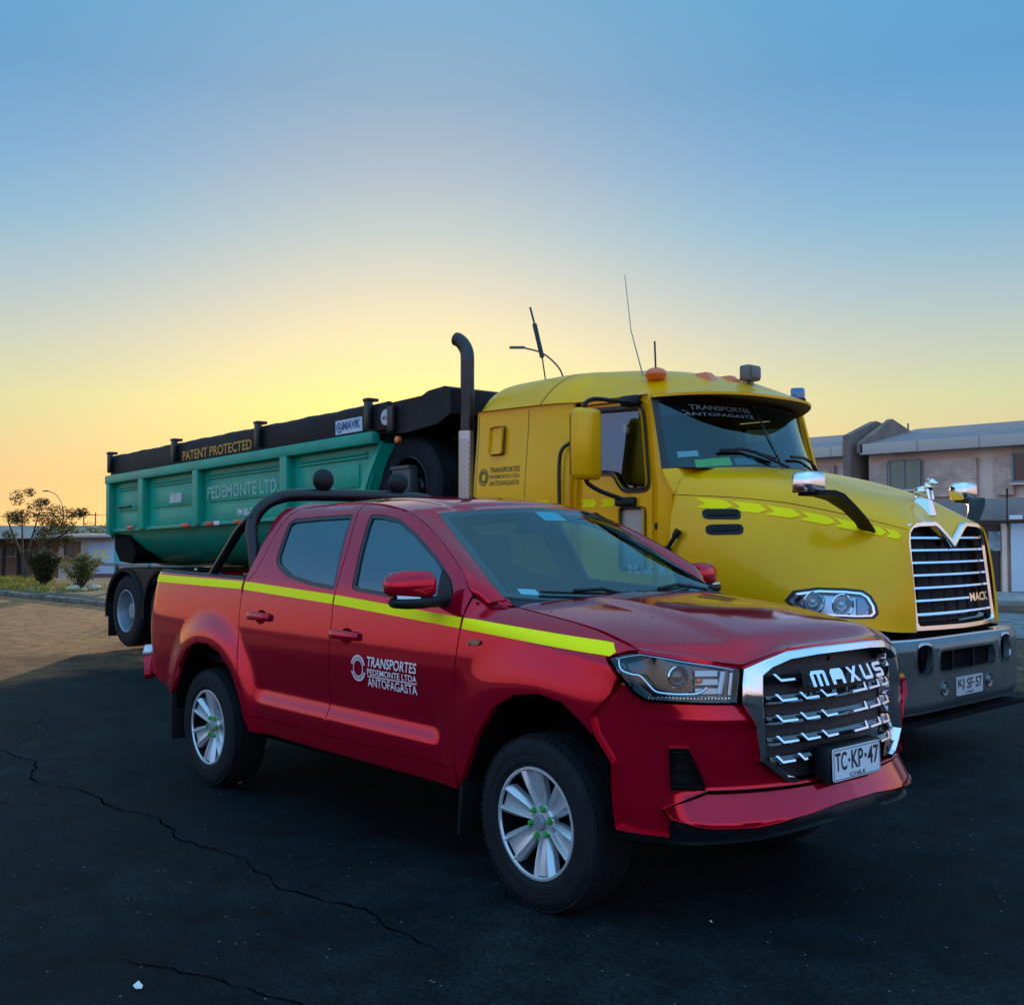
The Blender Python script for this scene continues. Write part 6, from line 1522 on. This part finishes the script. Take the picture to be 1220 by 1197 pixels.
def bush(name, label, cat, loc, wd, h, dens, seed, m1, flower, stem=True, group=None):
    b = thing(name, label, cat, loc, group=group); random.seed(seed)
    mb = MB()
    tips = []
    for k in range(26):
        a = random.uniform(0, 6.28); r = random.uniform(.2, 1)*wd; t = (r*math.cos(a), r*math.sin(a), h*random.uniform(.72, 1.0)*(1-.15*(r/wd)**2))
        c = cr([(.1*wd*math.cos(a), .1*wd*math.sin(a), 0), (t[0]*.55, t[1]*.55, t[2]*.5), t], 4); mb.tube([tuple(q) for q in c], list(np.linspace(.018, .006, len(c))), 5); tips.append(t)
    mb.build('stems', BARK, b, sharp=60)
    mb = MB()
    for i, t in enumerate(tips):
        for f in (.30, .5, .7, .9, 1.0):
            if f < .45 and not stem: continue
            leaves(mb, (t[0]*f, t[1]*f, t[2]*f), (.17*wd/.6, .17*wd/.6, .15), int(dens*(1.3-f*.3)), .05, seed*50+i*5+int(f*10), up=.25)
    mb.build('foliage', m1, b, recalc=False, sharp=0)
    if flower:
        mb = MB()
        for i, t in enumerate(tips): leaves(mb, (t[0]*1.02, t[1]*1.02, t[2]*1.02), (.10, .10, .07), 14, .035, seed*70+i)
        mb.build('blossom', DRYB, b, recalc=False, sharp=0)
    return b
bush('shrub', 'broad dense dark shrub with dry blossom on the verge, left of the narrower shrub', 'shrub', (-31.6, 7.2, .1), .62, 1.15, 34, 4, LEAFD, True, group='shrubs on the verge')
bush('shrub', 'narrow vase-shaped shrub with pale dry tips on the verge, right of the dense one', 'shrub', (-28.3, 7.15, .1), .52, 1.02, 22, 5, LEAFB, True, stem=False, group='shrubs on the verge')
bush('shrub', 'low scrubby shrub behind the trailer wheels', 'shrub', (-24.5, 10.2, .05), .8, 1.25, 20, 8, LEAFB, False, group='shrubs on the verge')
mb = MB(); rng = np.random.default_rng(5)
for k in range(5200):
    x = rng.uniform(-43, -26.5); y = rng.uniform(5.4, 8.3)
    dens = math.exp(-((x+34.8)/1.6)**2)+.8*math.exp(-((x+30)/2.6)**2)*(y < 7.1)+.25
    if rng.random() > dens: continue
    hgt = rng.uniform(.05, .17)*(1.6 if abs(x+34.8) < 1.4 else 1); a = rng.uniform(0, 6.28); dx, dy = math.cos(a)*.018, math.sin(a)*.018
    z = float(gz(x))+.09; mb.add([(x-dx, y-dy, z), (x+dx, y+dy, z), (x+rng.normal()*.06, y+rng.normal()*.06, z+hgt)], [(0, 1, 2)])
setp(mb.build('grass', leafmat('grass_blade', (.14, .17, .025), (.26, .23, .04)), None, recalc=False, sharp=0), 'patchy green and yellow grass on the verge', 'grass', kind='stuff')
# ------------------------------------------------------------------ guard rail on posts
gr_ = thing('guard_rail', 'low rail on dark posts at the back of the verge beside the trailer', 'railing', (-32.9, 9.0, 0))
GRM = mat('rail_grey', (.20, .19, .17), .7)
for i in range(6): MB().box((i*2.27, .12*i, .36+float(gz(-32.9+i*2.27))), (.09, .09, .80), bev=.01).build('post', BLACKM, gr_)
MB().box((5.6, .30, .72), (11.8, .05, .10), rot=(0, 0, R_(3)), bev=.01).build('rail', GRM, gr_)
# ------------------------------------------------------------------ low shops at the far left
A0 = Vector((-62.5, 14.7, -1.0)); ANG = math.atan2(4.4, 3.9)
def shopthing(name, label, cat, group=None): return thing(name, label, cat, tuple(A0), (0, 0, ANG), group)
# local frame: x along the facade (to the right in the picture), y away from the viewer
BRW = mat('brown_wall', (.26, .13, .075), .85, noise=(.9, (.10, .055, .04), .8)); CRM = mat('cream_wall', (.58, .47, .38), .8, noise=(1.2, (.42, .33, .26), .6)); ROOFG = mat('roof_sheet', (.34, .24, .18), .7, noise=(1, (.12, .1, .09), .6))
s1 = shopthing('brown_building', 'low brown building with a flat canopy and dark open front at the far left', 'building')
MB().box((-4.2, 2.5, 1.25), (15, 5, 2.5)).build('wall', BRW, s1)
MB().box((-4.2, .2, 2.56), (15.2, 6, .12), bev=.02).build('canopy', mat('canopy_pale', (.42, .38, .33), .7), s1)
MB().box((-4.2, -.9, 2.30), (15.0, .06, .42)).build('fascia', mat('fascia_brown', (.10, .055, .04), .7), s1)
for x in (-11.2, -8, -5, -2, .6, 3.1): MB().box((x, -2.6+1.75, 1.1), (.14, .14, 2.2)).build('post', BLACKM, s1)
for x, w_ in ((-6.8, 1.6), (-3.6, 1.4), (-.6, 1.1), (1.4, .8)): MB().box((x, -.02, 1.0), (w_, .06, 1.9), bev=.01).build('door', mat('dark_opening', (.012, .010, .010), .7), s1)
for x in (-9.4, -5.3, -2.0, .5): 
    f_ = MB().box((x, -.03, 1.75), (.9, .07, .6), bev=.01).build('window', mat('frame_pale', (.36, .33, .30), .6), s1); MB().box((x, -.075, 1.75), (.78, .02, .48)).build('pane', mat('dark_pane', (.03, .035, .04), .15), f_)
MB().box((-1.6, -.95, 1.72), (.75, .04, .22)).build('sign_board', mat('board_white', (.55, .55, .52), .6), s1)
s2 = shopthing('shop', 'low cream shop with brown window and pale blue XXL board at far left', 'shop')
MB().box((5.0, 2.2, 1.32), (3.3, 4.4, 2.64)).build('wall', CRM, s2)
MB().box((4.9, 1.6, 2.68), (3.9, 5.2, .10), rot=(R_(2), 0, 0), bev=.02).build('roof', ROOFG, s2)
w_ = MB().box((4.15, -.02, 1.85), (.95, .06, .95), bev=.01).build('window', mat('window_brown', (.10, .05, .03), .6), s2)
MB().box((4.2, -.06, 1.9), (.75, .03, .7)).build('pane', mat('pane_brown', (.14, .07, .04), .3), w_)
MB().box((4.15, -.16, 1.33), (1.1, .30, .06)).build('counter', BRW, s2)
bd = MB().box((5.82, -.05, 1.42), (1.5, .08, 1.85), bev=.01).build('sign_board', mat('board_blue', (.42, .50, .60), .6), s2)
mb = MB(); v, f = text2d('XXL', 1.05, .52, .01); mb.add([(5.85+a, -.10, 1.62+b) for a, b in v], f); mb.build('sign_lettering', mat('sign_yellow', (.85, .70, .03), .6), bd, recalc=False)
MB().box((5.82, -.04, .40), (1.5, .07, .2)).build('base_strip', mat('brick_red', (.18, .07, .05), .8), s2)
MB().box((6.78, -.02, 1.40), (.40, .12, 1.9), bev=.01).build('turquoise_pilaster', mat('turquoise_paint', (.05, .42, .42), .6), s2)
s3 = shopthing('low_building', 'low grey flat-roofed building beyond the shop, partly behind the trailer tail', 'building')
MB().box((9.2, 4.5, 1.2), (6, 5, 2.4)).build('wall', CRM, s3); MB().box((9.2, 4.5, 2.46), (6.3, 5.3, .12)).build('roof', ROOFG, s3)
MB().box((7.9, 1.97, 1.2), (.35, .06, 1.9)).build('turquoise_panel', mat('turquoise_paint', (.05, .42, .42), .6), s3)
s4 = shopthing('long_shed', 'long grey shed roof rising behind the low brown building', 'shed')
MB().box((-2, 11, 1.3), (22, 5, 2.6)).build('wall', mat('shed_wall', (.22, .19, .17), .8), s4)
mb = MB().prism([(8, 2.6), (14, 2.6), (11, 3.35)], lambda y, z: (-13.3, y, z), lambda y, z: (9.4, y, z)); mb.build('roof', ROOFG, s4)
hd = shopthing('hedge', 'straggly green hedge behind the brown building and shop', 'hedge'); mb = MB()
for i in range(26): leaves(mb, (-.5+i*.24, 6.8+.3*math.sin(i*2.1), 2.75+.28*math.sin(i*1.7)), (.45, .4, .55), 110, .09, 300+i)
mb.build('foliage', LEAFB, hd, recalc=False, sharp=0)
mb = MB(); [mb.tube([(-.5+i*.7, 6.8, 0), (-.4+i*.7, 6.8, 2.8)], .04, 5) for i in range(10)]; mb.build('stems', BARK, hd)
# utility poles with wires, street lamps
def pole(px, D, h, label):
    d = _f+_r*((px-610)/FPX); o = Vector(CAM)+d*D; o.z = -1.0
    t = thing('utility_pole', label, 'utility pole', tuple(o), group='thin poles beyond the shops')
    MB().tube([(0, 0, 0), (0, 0, h)], [.09, .06], 8).build('shaft', mat('pole_grey', (.14, .12, .10), .8), t, sharp=60)
    MB().box((0, 0, h-.25), (.06, .9, .06), rot=(0, 0, R_(-40))).build('crossarm', mat('pole_grey', (.14, .12, .10), .8), t)
    return o+Vector((0, 0, h-.25))
a_ = pole(100, 110, 5.0, 'thin utility pole just left of the green trailer tail, the left one'); b_ = pole(114, 112, 5.1, 'thin utility pole closest to the green trailer tail, the right one')
wr = MB()
for q in (-.4, .4): wr.tube([tuple(a_+Vector((-40, -34, .3+q*.1))), tuple(a_+Vector((-18, -15, -.25))), tuple(a_+Vector((0, q, 0))), tuple(b_+Vector((0, q, 0))), tuple(b_+Vector((30, 26, -.3))), tuple(b_+Vector((60, 52, .3)))], .018, 5)
setp(wr.build('overhead_wires', BLACKM, None), 'thin overhead wires strung between the distant poles', 'wires')
def lamp(name, base, h, reach, dirv, label, th=.07):
    t = thing(name, label, 'street lamp', base); d = Vector(dirv).normalized()
    c = cr([(0, 0, h-1.3), tuple(d*.12*reach+Vector((0, 0, h-.75))), tuple(d*.45*reach+Vector((0, 0, h-.22))), tuple(d*.85*reach+Vector((0, 0, h)))], 8)
    MB().tube([(0, 0, 0), (0, 0, h*.5), (0, 0, h-1.3)], [th*1.5, th*1.1, th*.8], 10).tube([tuple(q) for q in c], th*.55, 8).build('pole', mat('lamp_pole', (.16, .15, .14), .5, .5), t, sharp=60)
    e = d*.85*reach+Vector((0, 0, h)); p2 = d*1.15*reach+Vector((0, 0, h+.02)); m_ = (e+p2)/2
    MB().ell(tuple(m_), (.10, .10, .055), 14).box(tuple(m_), ((p2-e).length*1.1, .16, .09), rot=(0, 0, math.atan2(d.y, d.x)), bev=.03).build('lamp_head', mat('lamp_head_grey', (.10, .10, .10), .5), t, sharp=50)
lamp('street_lamp', (-25.25, 23.6, 0), 8.55, 1.75, (-.66, -.75, 0), 'tall curved street lamp rising behind the yellow truck roof', .06)
lamp('street_lamp', (-73.5, 21.9, -1), 5.75, 1.2, (-.66, -.75, 0), 'small street lamp with a curved arm beyond the tree at far left', .05)
# ------------------------------------------------------------------ two-storey terrace on the right
BRK = bpy.data.materials.new('brick_panel'); BRK.use_nodes = True
t_ = BRK.node_tree; b_n = t_.nodes['Principled BSDF']; gq = t_.nodes.new('ShaderNodeTexCoord'); mp = t_.nodes.new('ShaderNodeMapping'); mp.inputs['Rotation'].default_value = (R_(90), 0, 0)
bk = t_.nodes.new('ShaderNodeTexBrick'); bk.inputs['Scale'].default_value = 1; bk.inputs['Brick Width'].default_value = .30; bk.inputs['Row Height'].default_value = .085; bk.inputs['Mortar Size'].default_value = .010
bk.inputs['Color1'].default_value = (.50, .31, .235, 1); bk.inputs['Color2'].default_value = (.62, .40, .31, 1); bk.inputs['Mortar'].default_value = (.56, .44, .36, 1)
nz = t_.nodes.new('ShaderNodeTexNoise'); nz.inputs['Scale'].default_value = 2.2; nz.inputs['Detail'].default_value = 6
mm = t_.nodes.new('ShaderNodeMix'); mm.data_type = 'RGBA'; mm.blend_type = 'MULTIPLY'; mm.inputs[0].default_value = .7
rr_ = t_.nodes.new('ShaderNodeValToRGB'); rr_.color_ramp.elements[0].position = .35; rr_.color_ramp.elements[0].color = (.6, .58, .56, 1); rr_.color_ramp.elements[1].position = .7; rr_.color_ramp.elements[1].color = (1.25, 1.2, 1.15, 1)
t_.links.new(gq.outputs['Object'], mp.inputs[0]); t_.links.new(mp.outputs[0], bk.inputs[0]); t_.links.new(gq.outputs['Object'], nz.inputs[0]); t_.links.new(nz.outputs[0], rr_.inputs[0]); t_.links.new(bk.outputs[0], mm.inputs[6]); t_.links.new(rr_.outputs[0], mm.inputs[7]); t_.links.new(mm.outputs[2], b_n.inputs['Base Color']); b_n.inputs['Roughness'].default_value = .9
CONC = mat('pink_render', (.82, .58, .46), .85, noise=(1.3, (.68, .47, .36), .7)); FAS = mat('fascia_grey', (.50, .40, .34), .7, noise=(2, (.44, .37, .34), .6)); RFG = mat('roof_grey', (.27, .20, .20), .75, noise=(3, (.18, .14, .14), .7)); DKW = mat('party_wall', (.24, .16, .13), .9, noise=(1, (.09, .07, .06), .7))
FRAME = mat('window_frame', (.20, .20, .20), .5)
PANE = mat('window_pane_green', (.09, .15, .12), .12, 0, .6); PANED = mat('window_pane_dark', (.02, .024, .026), .12, 0, .6)
def terrace(name, label, x0, x1, bays, wins, doors=True):
    T_ = thing(name, label, 'building', (x0, 27, 0)); L = x1-x0
    MB().box((L/2, 4, 2.08), (L, 7.9, 4.16)).build('wall', CONC, T_)
    mb = MB().prism([(-.42, 4.45), (3.0, 5.18), (8.2, 4.4), (8.2, 4.16), (-.42, 4.16)], lambda y, z: (0, y, z), lambda y, z: (L, y, z)); mb.build('roof', RFG, T_)
    MB().box((L/2, -.45, 4.31), (L, .06, .33), bev=.008).build('fascia', FAS, T_)
    for k in range(int(L//1.9)+1): MB().box((min(.02+k*1.9, L-.02), -.485, 4.31), (.018, .012, .31)).build('fascia_joint', RFG, T_)
    for a, b in bays: MB().box(((a+b)/2, -.06, 3.33), (b-a, .10, 1.12)).build('brick_infill', BRK, T_)
    for (a, b, z0, z1, p) in wins:
        f_ = MB()
        for c, d in ((((a+b)/2, (z0)), (b-a, .06)), (((a+b)/2, z1), (b-a, .06)), ((a, (z0+z1)/2), (.06, z1-z0)), ((b, (z0+z1)/2), (.06, z1-z0)), (((a+b)/2, (z0+z1)/2), (.05, z1-z0))): f_.box((c[0], -.135, c[1]), (d[0], .06, d[1]))
        f_ = f_.build('window', FRAME, T_); MB().box(((a+b)/2, -.120, (z0+z1)/2), (b-a, .02, z1-z0)).build('pane', p, f_)
        MB().box(((a+b)/2, -.16, z0-.06), (b-a+.1, .14, .05), bev=.01).build('sill', CONC, f_)
    MB().box((L/2, -.16, 2.36), (L, .32, .62), bev=.01).build('floor_band', mat('band_grey', (.25, .23, .22), .8, noise=(1, (.18, .17, .16), .7)), T_)
    MB().box((L/2, -.5, 1.98), (L, .10, .06)).build('gutter', BLACKM, T_)
    return T_
x0 = -14.95
bays = [(.12, .72), (1.95, 3.55), (4.05, 4.62), (6.0, 8.0), (8.4, 10.0), (11.4, 13.2)]
wins = [(.80, 1.80, 3.05, 3.93, PANE), (4.62, 5.62, 3.13, 3.95, PANED), (10.2, 11.2, 3.05, 3.93, PANE)]
TB = terrace('terrace_house', 'two-storey pinkish brick terrace with grey roof and fascia behind the truck bonnet', x0, 1.5, bays, wins)
# ground floor: dark shopfront, posters, white shutter
MB().box((3.2, -.04, .98), (1.9, .10, 1.92)).build('shop_front', mat('shop_dark', (.02, .022, .026), .3), TB)
MB().box((1.0, -.04, .98), (1.6, .08, 1.9)).build('shop_front', mat('shop_dark', (.02, .022, .026), .3), TB)
MB().box((4.05, -.09, 1.45), (.36, .02, .55)).build('poster', mat('poster_pale', (.30, .34, .36), .6, noise=(6, (.06, .08, .10), .8)), TB)
for x in (2.2, 4.36): MB().box((x, -.10, .98), (.14, .14, 1.96)).build('column', CONC, TB)
MB().box((5.55, -.12, 1.0), (2.0, .12, 1.95), bev=.01).build('white_shutter', mat('shutter_white', (.58, .64, .70), .55, noise=(1.2, (.48, .54, .60), .5)), TB)
MB().box((4.78, -.32, 2.12), (.36, .10, .12), bev=.01).build('wall_lamp', WHITE, TB)
MB().tube([(4.52, -.30, 1.9), (4.52, -.30, 2.95)], .03, 8).build('downpipe', BLACKM, TB)
MB().tube([(.28, 2.0, 4.9), (.28, 2.0, 5.28)], .03, 8).build('roof_vent', RFG, TB)
TL = terrace('terrace_house', 'left-hand terrace house of the same brick, mostly hidden behind the yellow cab', -23.6, -15.55, [(5.9, 7.5), (2.6, 4.1), (.3, 1.5)], [(4.4, 5.4, 3.05, 3.93, PANE), (1.6, 2.4, 3.05, 3.93, PANED)])
pw_ = MB().prism([(26.45, 0), (26.45, 4.78), (28.07, 5.34), (30.2, 5.0), (34.5, 4.6), (34.5, 0)], lambda y, z: (-15.5, y, z), lambda y, z: (-15.25, y, z)).build('party_wall', DKW, None)
setp(pw_, 'dark gabled party wall standing between the two terrace houses', 'wall')
pw_ = MB().prism([(26.52, 4.2), (26.52, 4.52), (28.36, 5.40), (29.6, 5.05), (34.5, 4.7), (34.5, 4.2)], lambda y, z: (-15.05, y, z), lambda y, z: (-14.86, y, z)).build('roof_gable', DKW, None)
pw_.parent = TB; pw_.matrix_parent_inverse = Matrix.Translation((-x0, -27, 0))

TF = terrace('terrace_house', 'added terrace house, hidden behind the trailer and cab, shading the ground at right', -41.5, -27.6, [(.4, 1.9), (3.2, 4.7), (6, 7.5), (9, 10.5)], [(2.1, 3.0, 3.05, 3.93, PANE), (7.8, 8.7, 3.05, 3.93, PANED)])  # added out of sight to keep the low sun off the ground at right
